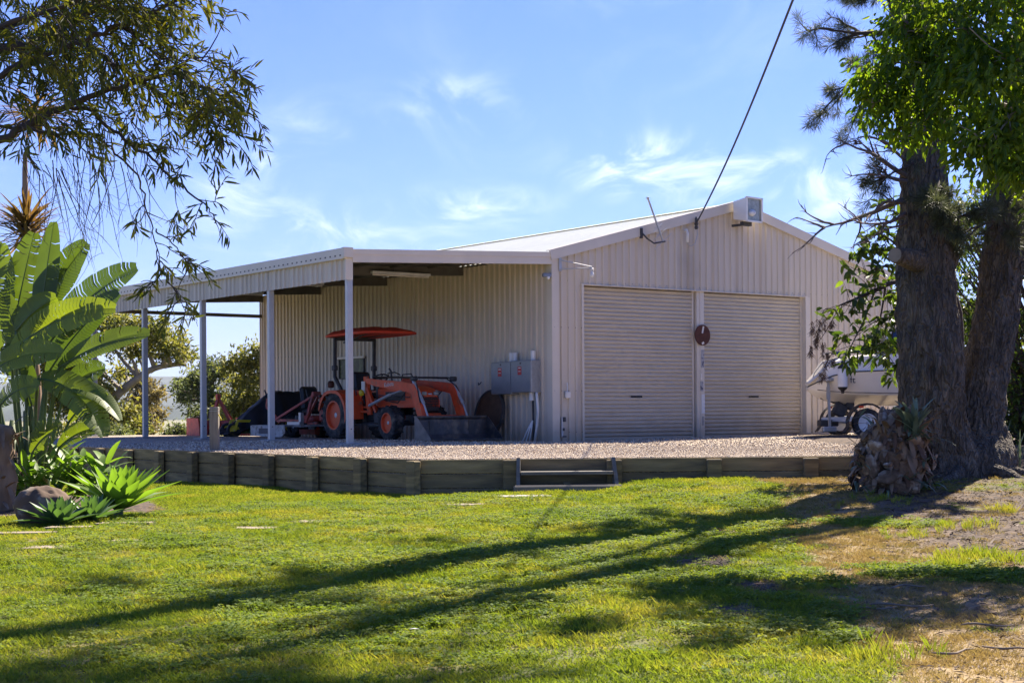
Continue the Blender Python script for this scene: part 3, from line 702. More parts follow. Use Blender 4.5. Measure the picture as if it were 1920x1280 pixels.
#@@SHED
# ------------------------------------------------------------------ shed (local frame: x along the front, y along the side, z up)
ZB = -.66; ZE, ZAP, HW = 3.284, 4.687, 5.361; LWD = 4.90; BAY = 3.244; DEP = 13.2; ZFB, ZFT = 2.524, 3.121
def zl(z): return z - ZB
shed = empty('shed', S(0, 0, ZB), TH, 'cream corrugated steel farm shed with two roller doors and open lean-to', 'shed')
PIT = .1905; RH = .035
def section(x0, x1, ph=0.0, h=RH):
    """outline of a ribbed sheet: list of (x, out)"""
    pts = [(x0, 0)]; k = math.floor((x0 - ph) / PIT) - 1
    while True:
        c = ph + k * PIT; k += 1
        if c - .034 > x1: break
        for dx, o in ((-.036, 0), (-.020, h), (.020, h), (.036, 0)):
            if x0 < c + dx < x1: pts.append((c + dx, o))
        if x0 < c + .095 < x1: pts.append((c + .095, .0))
    pts.append((x1, 0)); return pts
def sheet(name, m, parent, x0, x1, lo, hi, mapf, ph=.05, n=1, th=.002):
    """mapf(x, out, z) -> local point; lo(x), hi(x) the ends of the sheet"""
    s = MB(); P = section(x0, x1, ph); vs = []
    for (x, o) in P:
        for j in range(n + 1):
            a, b = lo(x), hi(x); vs.append(mapf(x, o, a + (b - a) * j / n))
    k = n + 1; s.add(vs, [(i * k + j, (i + 1) * k + j, (i + 1) * k + j + 1, i * k + j + 1) for i in range(len(P) - 1) for j in range(n)])
    return s.build(name, m, parent)
DX0, DXA, DXB, DX1, DZ = .80, 4.10, 4.36, 7.63, zl(2.661)
gz = lambda x: zl(ZE + (ZAP - ZE) * (1 - abs(x - HW) / HW)) - .04
front = lambda x, o, z: (x, -o, z)
# cladding sheets of the front wall, cut round the door opening
edges = [0.06, DX0] + [DX0 + .762 * k for k in range(1, 9)] + [DX1, DX1 + .762, DX1 + 1.524, DX1 + 2.286, 10.66]
for a, b in zip(edges[:-1], edges[1:]):
    inside = a >= DX0 - .01 and b <= DX1 + .01
    sheet('wall_sheet', M['wall'], shed, a, b, (lambda x: DZ) if inside else (lambda x: 0), gz, front)
# side walls and back
side = lambda x, o, z: (-o, x, z)
proto = None; k = 0; y = .06
while y < DEP - .1:
    b = min(y + .762, DEP - .02)
    if b - y > .75:
        if proto is None: proto = sheet('wall_sheet', M['wall'], shed, 0, .762, lambda x: 0, lambda x: zl(ZE) - .05, side, ph=.095); proto.location = (0, y, 0)
        else: link('wall_sheet', proto.data, shed, (random.uniform(-.002, .002), y, 0))
        link('wall_sheet', proto.data, shed, (2 * HW, y + .762, 0), (0, 0, math.pi))
    else: sheet('wall_sheet', M['wall'], shed, y, b, lambda x: 0, lambda x: zl(ZE) - .05, side)
    y += .762
s = MB(); s.add([(0.02, DEP, 0), (2 * HW - .02, DEP, 0), (2 * HW - .02, DEP, zl(ZE) - .05), (HW, DEP, zl(ZAP) - .05), (.02, DEP, zl(ZE) - .05)], [(0, 1, 2, 3, 4)]); s.build('back_wall', M['wall'], shed)
# corner trims, barge caps, ridge cap
for cx in (0, 2 * HW):
    s = MB(); sg = 1 if cx == 0 else -1
    s.box((cx + sg * .055, -.036, (zl(ZE) - .1) / 2), (.19, .012, zl(ZE) - .1)); s.box((cx - sg * .036, .05, (zl(ZE) - .1) / 2), (.012, .17, zl(ZE) - .1)); s.build('corner_trim', M['trim'], shed)
for sg in (-1, 1):
    s = MB(); a = Vector((HW + sg * (HW + .10), -.075, zl(ZE) - .045)); b = Vector((HW, -.075, zl(ZAP) - .02))
    s.beam(a, b, .035, .21); s.beam(a + Vector((0, .06, .108)), b + Vector((0, .06, .108)), .155, .012); s.build('barge_cap', M['trim'], shed)
s = MB()
for sg in (-1, 1): s.add([(HW, -.06, zl(ZAP) + .06), (HW + sg * .2, -.06, zl(ZAP) + .012), (HW + sg * .2, DEP + .05, zl(ZAP) + .012), (HW, DEP + .05, zl(ZAP) + .06)], [(0, 1, 2, 3)])
s.build('ridge_cap', M['roof'], shed)
pitch = math.atan2(ZAP - ZE, HW); RLn = HW / math.cos(pitch) + .06
rp = None
for sg in (-1, 1):
    for k in range(17):
        y = .0 + k * .777
        m_ = lambda x, o, z: (z * math.cos(pitch), x, -z * math.sin(pitch) + o)
        if rp is None: rp = sheet('roof_sheet', M['roof'], shed, 0, .774, lambda x: 0, lambda x: RLn, m_, ph=.095); rp.location = (HW, y + .774, zl(ZAP)); o = rp
        else: o = link('roof_sheet', rp.data, shed, (HW, y if sg > 0 else y + .774, zl(ZAP)))
        if sg < 0: o.rotation_euler = (0, 0, math.pi)
        else: pass
# roller doors with mullion
def roller(x0, x1, nm):
    d = empty('roller_door'); d.parent = shed; d.location = (0, 0, 0)
    s = MB(); y0 = .14; n = 38; h = DZ / n; vs = []
    prof = [(0, .0), (.10, -.016), (.26, -.036), (.60, -.040), (.78, -.022), (.88, .0)]
    zz_ = [((k + t) * h, y0 + o) for k in range(n) for t, o in prof] + [(DZ, y0)]
    for z, y in zz_: vs += [(x0 + .04, y, z), (x1 - .04, y, z)]
    s.add(vs, [(2 * i, 2 * i + 1, 2 * i + 3, 2 * i + 2) for i in range(len(zz_) - 1)]); s.build('curtain', M['door'], d)
    s = MB(); s.box(((x0 + x1) / 2, y0 - .012, .045), (x1 - x0 - .1, .04, .07), None, .008); s.build('bottom_rail', M['door'], d)
    for xx in (x0 + .025, x1 - .025):
        s = MB(); s.box((xx, y0 - .02, DZ / 2), (.05, .07, DZ)); s.build('guide_track', M['trim'], d)
    s = MB(); hx = (x0 + x1) / 2 + (.02 if nm else -.05); s.box((hx, y0 - .03, zl(.30)), (.32, .02, .05), None, .006); s.box((hx, y0 - .045, zl(.30)), (.1, .02, .02)); s.build('door_handle', M['black'], d)
    s = MB(); s.box(((x0 + x1) / 2, y0 + .01, DZ - .03), (x1 - x0, .04, .1)); s.build('head_seal', M['darksteel'], d)
roller(DX0 + .02, DXA, 0); roller(DXB, DX1 - .02, 1)
s = MB(); s.box(((DXA + DXB) / 2 - .01, .10, DZ / 2), (.16, .14, DZ)); s.box((DXB - .065, .035, DZ / 2), (.13, .03, DZ)); s.build('door_mullion', M['trim'], shed)
for a, b, nm in ((DX0 - .035, DX0 + .02, 0), (DX1 - .02, DX1 + .13, 1)):
    s = MB(); s.box(((a + b) / 2, .04, DZ / 2), (b - a, .17, DZ)); s.build('door_jamb', M['trim'], shed)
s = MB(); s.box(((DX0 + DX1) / 2, .045, DZ + .012), (DX1 - DX0 + .1, .18, .022)); s.build('door_head', M['trim'], shed)
s = MB(); s.box(((DX0 + DX1) / 2, .9, DZ / 2), (DX1 - DX0, .02, DZ)); s.build('door_backing', M['black'], shed)
# posters on the mullion
for k, (z0, z1, x_, w_, m_) in enumerate(((1.05, 1.45, .02, .10, 'poster'), (.78, .92, -.02, .05, 'cream_letter'), (.52, .74, -.01, .09, 'poster'), (.02, .45, .03, .10, 'plastic'), (-.25, -.05, .02, .06, 'conc'))):
    s = MB(); s.box((DXB - .065 + x_ - .015, .016, zl((z0 + z1) / 2) - .1), (w_, .003, z1 - z0)); s.build('torn_poster', M[m_], shed)
# screw rows
s = MB()
for z in (zl(1.75), zl(.42), zl(-.45)):
    for x in (.02, .21, .4, .59, .75): s.lathe((x, -.034, z), (0, -1, 0), [(0, .009), (.008, .009)], 6)
    for x in (8.0, 8.38, 8.76, 9.14): s.lathe((x, -.034, z), (0, -1, 0), [(0, .009), (.008, .009)], 6)
for z in (zl(2.95), zl(1.5), zl(.1)):
    for k in range(66): s.lathe((-.005, .15 + k * .19, z), (-1, 0, 0), [(0, .008), (.008, .008)], 5)
for k in range(50): s.lathe((.4 + k * .2, -.012, DZ + .08), (0, -1, 0), [(0, .007), (.006, .007)], 5)
o = s.build('screw', M['darksteel'], shed); tag(o, kind='stuff')
# side wall window
s = MB()
y0, y1, z0, z1 = 7.55, 8.75, zl(.85), zl(1.36)
wn_ = empty('window'); wn_.parent = shed
for c, d in (((-.05, (y0 + y1) / 2, z1), (.06, y1 - y0 + .08, .05)), ((-.05, (y0 + y1) / 2, z0), (.05, y1 - y0 + .04, .025)), ((-.05, y0, (z0 + z1) / 2), (.05, .025, z1 - z0)), ((-.05, y1, (z0 + z1) / 2), (.05, .025, z1 - z0)), ((-.05, (y0 + y1) / 2, (z0 + z1) / 2), (.045, .02, z1 - z0))): s.box(c, d)
s.build('window_frame', M['darksteel'], wn_)
s = MB(); s.box((-.075, (y0 + y1) / 2, z1 + .01), (.05, y1 - y0 + .12, .055)); s.build('window_head', M['trim'], wn_)
s = MB(); s.box((-.042, (y0 + y1) / 2, (z0 + z1) / 2), (.012, y1 - y0, z1 - z0)); s.build('window_pane', M['window'], wn_)
# ---- lean-to
LX = -LWD; LD = 4 * BAY
for i in range(5):
    y = i * BAY + (.05 if i == 0 else 0)
    p = empty('post'); p.parent = shed; p.location = (LX + .03, y, 0)
    gzz = padz(*S(LX, y).xy) - ZB
    s = MB(); s.box((0, 0, (zl(ZFT) - .1) / 2), (.12, .1, zl(ZFT) - .1), None, .006)
    s.build('post_shaft', M['galv'], p)
    s = MB(); s.box((.05, -.02, gzz + .012), (.45, .42, .045), None, .01); s.build('post_footing', M['conc'], p)
    s = MB(); s.lathe((0, -.05, gzz + .3), (0, -1, 0), [(0, .012), (.012, .012)], 6); s.build('bolt', M['darksteel'], p)
# fascia along the outer side
fmap = lambda x, o, z: (LX - .03 - o, x, z)
y = 0
while y < LD:
    b = min(y + .762, LD + .02); sheet('fascia_sheet', M['wall'], shed, y, b, lambda x: zl(ZFB), lambda x: zl(2.92), fmap, ph=.02); y += .762
s = MB(); s.box((LX - .07, LD / 2, zl(3.02)), (.11, LD + .1, .21), None, .006); s.build('side_capping', M['trim'], shed)
s = MB(); k = 0
while .1 + k * PIT < LD: s.box((LX - .1265, .1 + k * PIT, zl(2.985)), (.004, .05, .028)); k += 1
tag(s.build('rib_opening', M['darksteel'], shed), kind='stuff')
s = MB(); s.box((LX - .015, -.03, zl(2.78)), (.16, .03, .52)); s.build('fascia_end', M['trim'], shed)
s = MB(); s.box((LX - .06, -.06, zl(3.03)), (.2, .1, .19)); s.build('fascia_end_cap', M['trim'], shed)
def lz(x): return zl(3.07 + .21 * (x - LX) / LWD)   # roof plane of the lean-to
s = MB(); s.beam((LX + .05, -.05, lz(LX) - .02 + .0), (-.02, -.05, lz(0) - .02), .05, .10); s.build('front_fascia', M['trim'], shed)
s = MB(); s.beam((LX + .05, -.03, lz(LX) - .145), (-.02, -.03, lz(0) - .145), .06, .15); s.build('front_beam', M['trim'], shed)
lm = lambda x, o, z: (z, x, lz(z) + o * .9)
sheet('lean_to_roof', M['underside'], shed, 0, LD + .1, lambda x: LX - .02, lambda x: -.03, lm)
s = MB()
for i in range(1, 5): 
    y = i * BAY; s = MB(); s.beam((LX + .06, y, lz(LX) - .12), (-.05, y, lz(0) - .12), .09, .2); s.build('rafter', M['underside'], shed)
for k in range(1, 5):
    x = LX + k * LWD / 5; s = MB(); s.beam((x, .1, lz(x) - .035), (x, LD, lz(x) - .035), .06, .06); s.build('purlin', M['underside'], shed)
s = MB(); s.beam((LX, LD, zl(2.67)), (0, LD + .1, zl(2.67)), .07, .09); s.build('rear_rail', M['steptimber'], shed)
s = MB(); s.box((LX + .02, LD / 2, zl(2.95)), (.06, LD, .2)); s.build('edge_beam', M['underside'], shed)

def onshed(o, x, y, z, rz=0):
    o.location = S(x, y, z); o.rotation_euler = (0, 0, TH + rz); return o
# fluorescent battens
for i, (x, y, L_) in enumerate(((-1.75, BAY - .12, 1.5), (-2.6, 2 * BAY - .12, 1.5), (-2.5, 3 * BAY - .12, 1.5))):
    e = onshed(empty('fluorescent_light'), x, y, 3.0 + .02 * 0 + .02)
    s = MB(); s.box((0, 0, .0), (L_, .1, .06), None, .01); s.build('batten', M['plastic'], e)
    s = MB(); s.tube([(-L_ / 2 + .03, 0, -.05), (L_ / 2 - .03, 0, -.05)], .018, 8); s.build('tube', M['cream_letter'], e)
    s = MB(); s.tube([(-.2, 0, .02), (-.2, 0, .1)], .006, 5); s.build('cord', M['black'], e)
    tag(e, ['fluorescent batten light under the lean-to rafter nearest the roller doors', 'fluorescent batten light under the lean-to rafter above the tractor', 'fluorescent batten light under the lean-to rafter above the black cover'][i], 'light', 'fluorescent lights under the lean-to roof')
# flood light on the apex
e = onshed(empty('floodlight'), HW - .02, -.36, ZAP - .17, R(6))
s = MB()
def fr(x0, x1, z0, z1, y): return [(x0, y, z0), (x1, y, z0), (x1, y, z1), (x0, y, z1)]
A_ = fr(-.29, .29, -.26, .26, -.22); B_ = fr(-.22, .22, -.19, .21, .2)
s.add(A_ + B_, [(4, 7, 6, 5), (0, 4, 5, 1), (1, 5, 6, 2), (2, 6, 7, 3), (3, 7, 4, 0)]); s.build('housing', M['white'], e)
s = MB()
for c, d in (((-.27, -.225, 0), (.05, .03, .56)), ((.27, -.225, 0), (.05, .03, .56)), ((0, -.225, .265), (.58, .03, .04)), ((0, -.225, -.265), (.58, .03, .04))): s.box(c, d)
s.build('bezel', M['white'], e)
s = MB(); s.box((0, -.2, 0), (.5, .008, .5)); s.build('lens', M['glass'], e)
s = MB(); s.lathe((-.04, -.205, -.07), (1, 0, .1), [(-.13, .02), (-.1, .06), (-.02, .08), (.06, .05), (.09, .02)], 14); s.build('lamp', M['plastic'], e, smooth=True)
s = MB(); s.box((-.02, .0, -.30), (.3, .1, .09)); s.box((-.1, .18, -.32), (.06, .3, .05)); s.build('bracket', M['darksteel'], e)
tag(e, 'big square weathered floodlight mounted at the peak of the shed gable', 'floodlight')
# television antenna
e = onshed(empty('antenna'), 2.45, -.2, 3.75)
s = MB(); s.tube([(-.05, .1, .12), (.02, 0, -.02), (.18, -.05, -.12), (.5, -.05, -.06)], .018, 8); s.box((-.06, .1, .1), (.05, .06, .22)); s.build('arm', M['darksteel'], e)
s = MB(); s.tube([(.44, -.05, -.06), (.02, -.05, .82)], [.02, .022], 8); s.lathe((.02, -.05, .82), (-.45, 0, .9), [(0, .02), (.02, .035), (.05, .035), (.06, .01)], 8); s.build('mast', M['galv'], e)
s = MB()
for t, L_ in ((.0, .5), (.18, .36), (.34, .24)):
    c = Vector((.44 - .42 * t, -.05, -.06 + .88 * t)); s.tube([c - Vector((.7, .2, .42)) * L_, c + Vector((.7, .2, .42)) * L_], .006, 5)
    s.tube([c - Vector((.8, -.1, .1)) * L_ * .5, c + Vector((.8, -.1, .1)) * L_ * .5], .005, 5)
s.build('dipoles', M['galv'], e)
tag(e, 'small television antenna with thin crossed rods clamped to the left barge', 'antenna')
# conduit gooseneck and service cable
e = onshed(empty('cable_entry'), 3.83, -.05, 3.85)
s = MB(); s.tube([(-.14, .0, .14), (-.10, -.05, .16), (-.08, -.06, .08), (-.08, -.05, -.12)], .03, 10); s.build('conduit_elbow', M['plastic'], e, smooth=True)
s = MB(); s.tube([(-.08, -.05, -.14), (.02, -.06, -.2), (.14, -.06, -.14), (.2, -.08, .06), (.17, -.1, .2)], .012, 6); s.build('lead', M['galv'], e)
s = MB(); s.lathe((.15, -.1, .18), (0, 0, 1), [(0, .03), (.04, .045), (.08, .03), (.12, .05), (.17, .03), (.24, .035), (.28, .015)], 10); s.build('insulator', M['darksteel'], e)
tag(e, 'white conduit elbow and dark insulator where the overhead cable meets the gable', 'cable fitting')
G0 = S(3.98, -.15, 4.16); far = U(1493, -8, 20.5); ext = far + (far - G0) * .85 + Vector((0, 0, .1))
pts = []
for i in range(41):
    t = i / 40; p = G0.lerp(ext, t); s_ = t * 1.85; p.z -= .16 * math.sin(min(1, s_) * math.pi) ; pts.append(p)
s = MB(); s.tube(pts, .017, 6)
k = [p + Vector((.012 * math.sin(i * 2), 0, 0)) for i, p in enumerate(pts)]
o = s.build('power_cable', M['cable'], None, smooth=True); tag(o, 'black overhead power cable running up from the shed gable into the sky', 'cable')
# lamp arm by the corner
e = onshed(empty('lamp_arm'), .17, -.05, 3.0)
s = MB(); s.box((0, -.015, .06), (.07, .02, .28)); s.tube([(0, -.03, .15), (.5, -.45, -.0)], .012, 6); s.tube([(0, -.03, -.04), (.5, -.45, -.02)], .014, 6); s.build('bracket', M['galv'], e)
s = MB(); s.lathe((.5, -.45, -.02), (0, 0, -1), [(0, .02), (.02, .04), (.07, .035)], 10); s.build('lamp_holder', M['cream_letter'], e)
s = MB(); s.lathe((.5, -.45, -.09), (0, 0, -1), [(0, .02), (.04, .035), (.08, .045), (.12, .03), (.13, .006)], 12); s.build('bulb', M['plastic'], e, smooth=True)
tag(e, 'galvanised bracket arm with a bare bulb at the shed corner above the first roller door', 'lamp')
e = onshed(empty('motion_sensor'), -.17, -.04, 2.82); s = MB(); s.box((0, 0, 0), (.22, .08, .09), None, .02); s.build('sensor_body', M['grey'], e); s = MB(); s.lathe((.02, -.02, -.04), (0, -.3, -1), [(0, .04), (.03, .03), (.05, .01)], 10); s.build('sensor_lens', M['plastic'], e)
tag(e, 'small grey sensor box under the lean-to beam at the shed corner', 'sensor')
# round rusty plate on the mullion
e = onshed(empty('round_plate'), DXB - .09, .0, 1.68); s = MB(); s.lathe((0, -.03, 0), (0, 1, 0), [(0, .22), (.006, .235), (.02, .235)], 36); s.build('plate', M['rust'], e)
s = MB(); s.box((0, -.033, .12), (.045, .004, .16), (0, .25, 0)); s.box((.0, -.033, -.18), (.07, .004, .05), (0, -.5, 0)); s.build('paint_chip', M['cream_letter'], e)
tag(e, 'round dark rusty plate hanging on the mullion between the roller doors', 'sign')
# wall tap / padlock
e = onshed(empty('socket_box'), .34, -.04, .33); s = MB(); s.box((0, -.03, 0), (.13, .07, .14), None, .015); s.build('box', M['cream_letter'], e); s = MB(); s.tube([(0, -.02, .07), (0, -.03, .17), (-.01, -.02, .26)], .014, 6); s.build('lead', M['plastic'], e)
tag(e, 'small cream box with a white lead on the wall left of the roller doors', 'wall box')
e = onshed(empty('door_bolt'), .20, -.05, -.34); s = MB(); s.box((0, 0, 0), (.045, .03, .42)); s.build('strap', M['galv'], e); s = MB(); s.box((.05, -.01, .16), (.07, .05, .1), None, .01); s.box((.03, -.01, -.05), (.05, .05, .06), None, .01); s.box((.05, -.01, -.2), (.09, .04, .03)); s.build('catch', M['darksteel'], e)
tag(e, 'galvanised strap with black catches at the foot of the shed corner', 'bolt')
e = onshed(empty('wall_hook'), -.06, 2.5, .60, 0); s = MB(); s.tube([(0, 0, .05), (-.05, 0, .0), (-.08, 0, -.02), (-.08, 0, .04)], .012, 6); s.build('hook', M['darksteel'], e); tag(e, 'small dark hook on the side wall between tractor and meter boxes', 'hook')
# meter boxes on the side wall
def mbox(y0, y1, z0, z1, lab, dep):
    e = onshed(empty('meter_box'), 0, (y0 + y1) / 2, (z0 + z1) / 2); w_, h_ = y1 - y0, z1 - z0
    s = MB(); s.box((-dep / 2 - .03, 0, 0), (dep, w_, h_), None, .012); s.build('cabinet', M['greyside'], e)
    s = MB(); s.box((-dep - .035, 0, 0), (.02, w_ - .02, h_ - .02), None, .004); d = s.build('door', M['grey'], e)
    s = MB(); s.box((-dep - .047, .03, h_ * .26), (.003, .13, .075)); s.box((-dep - .047, .03, h_ * .17), (.003, .13, .05)); s.box((-dep - .047, .03, h_ * .09), (.003, .13, .05)); s.build('warning_label', M['red'], d)
    s = MB(); 
    for k in range(3): s.box((-dep - .05, .03, h_ * (.26, .275, .165)[k]), (.002, (.1, .07, .08)[k], .012))
    s.build('label_print', M['plastic'], d)
    s = MB(); s.lathe((-dep - .045, 0, h_ / 2 - .06), (-1, 0, 0), [(0, .018), (.01, .018)], 8); s.build('lock', M['darksteel'], d)
    return tag(e, lab, 'meter box', 'grey electrical boxes on the side wall')
mbox(.36, 1.08, .39, 1.07, 'grey electrical box nearer the shed corner with white pipe below', .26)
mbox(1.13, 1.85, .36, 1.06, 'grey electrical box on the left of the pair, nearer the tractor', .22)
def ys_of(u, xo=0):   # position along the side wall seen at u
    a, b = 0, 13
    for _ in range(40):
        m = (a + b) / 2; p = S(xo, m); uu = 960 + (p.x / p.y) * F
        if uu > u: a = m
        else: b = m
    return a
for i, (y, x, z0, z1, lab) in enumerate(((1.14, -.13, 1.07, 1.25, 'short white pipe stub, right one of the pair above the boxes'), (1.27, -.13, 1.07, 1.25, 'short white pipe stub, left one of the pair above the boxes'), (.50, -.13, 1.07, 1.27, 'single white pipe stub above the corner-side electrical box'), (.52, -.16, .22, .39, 'short white pipe stub under the electrical boxes'))):
    s = MB(); s.tube([(0, 0, z0), (0, 0, z1)], .055, 12); o = s.build('pipe_stub', M['plastic'], None, smooth=True, auto=40); onshed(o, x, y, 0); tag(o, lab, 'pipe')
s = MB(); s.tube([(-.14, .38, .39), (-.14, .36, .25), (-.12, .36, 0), (-.1, .42, -.3), (-.1, .50, -.64)], .03, 10); o = s.build('conduit', M['plastic'], None, smooth=True); onshed(o, 0, 0, 0); tag(o, 'white flexible conduit curving down from the electrical boxes to the gravel', 'conduit')
s = MB(); s.tube([(-.10, .56, .25), (-.08, .57, -.3), (-.08, .58, -.62)], .022, 8); o = s.build('down_pipe', M['darksteel'], None, smooth=True); onshed(o, 0, 0, 0); tag(o, 'thin dark pipe running down the wall beside the white conduit', 'pipe')
for k in range(3):
    s = MB(); s.tube([(-.12, .55, -.2), (-.13 - .02 * k, .58 + .04 * k, -.4), (-.15 - .04 * k, .62 + .07 * k, -.64)], .018, 6); o = s.build('cable_tail', M['plastic'], None, smooth=True); onshed(o, 0, 0, 0)
    tag(o, ['rightmost white cable tail spreading to the gravel under the boxes', 'middle white cable tail spreading to the gravel under the boxes', 'leftmost white cable tail spreading to the gravel under the boxes'][k], 'cable')
# brown disc leaning on the wall
e = onshed(empty('cable_drum_disc'), -.22, ys_of(921, -.2), -.6); s = MB(); s.lathe((0, 0, .55), (-1, 0, .18), [(0, .50), (.04, .50)], 40); s.build('disc', M['discbrown'], e); s = MB(); s.lathe((-.005, 0, .55), (-1, 0, .18), [(-.02, .525), (.055, .525), (.055, .49), (-.02, .49)], 40, True); s.build('rim', M['darksteel'], e)
tag(e, 'large brown round disc leaning on the side wall behind the bucket', 'disc')
# ------------------------------------------------------------------ compact tractor (x forward, y left, z up)
def wheel(parent, c, r, w_, rim_r, outward, lugs, rimmat, name='wheel', rubber='rubber', lugh=.035):
    """wheel about the y axis; outward = +-1 side of the dished rim"""
    e = empty(name); e.parent = parent; e.location = c
    s = MB(); h = w_ / 2
    s.lathe((0, 0, 0), (0, 1, 0), [(-h * .8, rim_r), (-h, rim_r * 1.12), (-h, r * .86), (-h * .82, r * .95), (0, r * .965), (h * .82, r * .95), (h, r * .86), (h, rim_r * 1.12), (h * .8, rim_r)], 40, True)
    s.build('tyre', M[rubber], e, smooth=True, auto=50)
    if lugs:
        s = MB()
        for k in range(lugs):
            for sd_ in (-1, 1):
                a = 2 * math.pi * (k + (.5 if sd_ > 0 else 0)) / lugs; da = .20 * 18 / lugs
                p0 = Vector((math.cos(a) * (r - lugh * .6), sd_ * h * .98, math.sin(a) * (r - lugh * .8) )); p1 = Vector((math.cos(a + da) * (r - lugh * .3), sd_ * .01, math.sin(a + da) * (r - lugh * .3)))
                up = Vector((math.cos(a + da / 2), 0, math.sin(a + da / 2)))
                s.beam(p0, p1, r * .075, lugh * 1.4, up=up.cross(p1 - p0).cross(p1 - p0) * 0 + up)
        tag(s.build('tyre_lug', M[rubber], e), kind='stuff')
    s = MB(); o = outward
    s.lathe((0, 0, 0), (0, o, 0), [(h * .55, rim_r * 1.14), (h * .95, rim_r * 1.1), (h * .95, rim_r * .98), (h * .2, rim_r * .86), (h * .05, rim_r * .45), (h * .25, rim_r * .38), (h * .3, rim_r * .16), (h * .3, .01)], 28)
    s.lathe((0, 0, 0), (0, -o, 0), [(0, rim_r * .6), (h * .7, rim_r), (h * .8, rim_r * 1.02)], 28)
    s.build('rim', rimmat, e, smooth=True, auto=35)
    s = MB(); s.lathe((0, 0, 0), (0, o, 0), [(h * .2, rim_r * .22), (h * .55, rim_r * .2), (h * .6, rim_r * .08)], 12)
    for k in range(6):
        a = k * math.pi / 3; s.lathe((math.cos(a) * rim_r * .33, 0, math.sin(a) * rim_r * .33), (0, o, 0), [(h * .2, .014), (h * .42, .014)], 6)
    s.build('hub', M['galv'], e)
    return e
def text(parent, body, size, loc, rot, m, name='lettering'):
    c = bpy.data.curves.new(name, 'FONT'); c.body = body; c.size = size; c.extrude = .001; c.align_x = 'CENTER'; c.align_y = 'CENTER'
    c.materials.append(m); q = bpy.data.objects.new('tmp', c); me = bpy.data.meshes.new_from_object(q); me.name = name; me.materials.clear(); me.materials.append(m)
    o = bpy.data.objects.new(name, me); COL.objects.link(o); o.parent = parent; o.location = loc; o.rotation_euler = rot; return o
TA = Vector((-3.43, 35.36, 0)); HD = math.atan2(-DL.y, -DL.x)
T = empty('tractor', (TA.x, TA.y, padz(TA.x, TA.y)), HD, 'orange compact tractor with red canopy and front loader parked under the lean-to', 'tractor')
for y in (-.60, .60): wheel(T, (0, y, .545), .545, .33, .30, 1 if y > 0 else -1, 20, M['orange'])
for y in (-.57, .57): wheel(T, (2.15, y, .375), .375, .24, .20, 1 if y > 0 else -1, 16, M['orange'], lugh=.026)
s = MB(); s.tube([(0, -.5, .545), (0, .5, .545)], .1, 10); s.box((.15, 0, .55), (.7, .5, .4), None, .05); s.box((1.0, 0, .55), (1.2, .34, .3), None, .04); s.tube([(2.15, -.5, .375), (2.15, .5, .375)], .06, 8); s.box((2.2, 0, .45), (.3, .3, .2), None, .03); s.tube([(.5, -.3, .35), (1.7, -.3, .32)], .03, 6); s.build('chassis', M['darksteel'], T)
s = MB(); s.box((1.05, 0, .33), (.5, .7, .12), None, .03); s.box((1.3, -.33, .5), (.3, .14, .3), None, .03); s.build('step_plate', M['darksteel'], T)
# hood
s = MB(); prof = [(1.15, 1.22, .27), (1.6, 1.24, .29), (2.3, 1.20, .29), (2.7, 1.12, .27), (2.86, .96, .23)]
vs = []
for x, zt_, hw_ in prof: vs += [(x, -hw_, .70), (x, -hw_, zt_ - .12), (x, -hw_ * .72, zt_ - .02), (x, 0, zt_), (x, hw_ * .72, zt_ - .02), (x, hw_, zt_ - .12), (x, hw_, .70)]
s.add(vs, [(i * 7 + k, i * 7 + k + 1, i * 7 + 8 + k, i * 7 + 7 + k) for i in range(4) for k in range(6)] + [tuple(range(7)), tuple(28 + k for k in range(7))]); s.build('hood', M['orange'], T, smooth=True, auto=35)
s = MB(); s.box((2.80, 0, .78), (.12, .46, .36), None, .03); s.build('grille', M['black'], T)
s = MB()
for k in range(5): s.box((2.865, 0, .66 + .055 * k), (.01, .40, .015))
s.build('grille_bars', M['black'], T)
for y in (-.15, .15):
    s = MB(); s.box((2.84, y, 1.0), (.05, .13, .085), (0, -.35, 0), .02); s.build('headlight', M['glass'], T)
s = MB(); s.box((2.84, 0, .53), (.1, .52, .1), None, .02); s.build('bumper', M['orange'], T)
s = MB()
for y in (-.292, .292): s.box((1.9, y, .95), (.8, .008, .2))
s.build('side_grille', M['black'], T)
# fenders
for sg in (-1, 1):
    s = MB(); n = 12; vs = []
    for k in range(n + 1):
        a = R(165 - 165 * k / n) if k < n else R(-8); rr = .63
        x, z = math.cos(a) * rr, .545 + math.sin(a) * rr
        if z > 1.10: z = 1.10 + (z - 1.10) * .35
        for yy in (.33, .38, .80): vs.append((x, sg * yy, z - (.0 if yy < .8 else .02)))
        vs.append((x * .93, sg * .80, z - .09))
    s.add(vs, [(i * 4 + k, i * 4 + k + 1, i * 4 + k + 5, i * 4 + k + 4) for i in range(n) for k in range(3)])
    s.box((.1, sg * .33, .85), (.9, .03, .5)); s.build('fender', M['orange'], T, smooth=True, auto=30)
    s = MB(); s.box((-.62, sg * .6, .98), (.05, .34, .07), None, .01); s.build('tail_lamp', M['black'], T)
s = MB(); s.lathe((-.45, -.55, 1.17), (0, 0, 1), [(0, .05), (.02, .075), (.1, .08), (.16, .05)], 12); s.build('indicator_lamp', M['rust'], T, smooth=True)
s = MB(); s.box((.55, 0, .72), (.9, .62, .05), None, .01); s.box((.62, -.36, .62), (.62, .12, .05)); s.build('floor_plate', M['orange'], T)
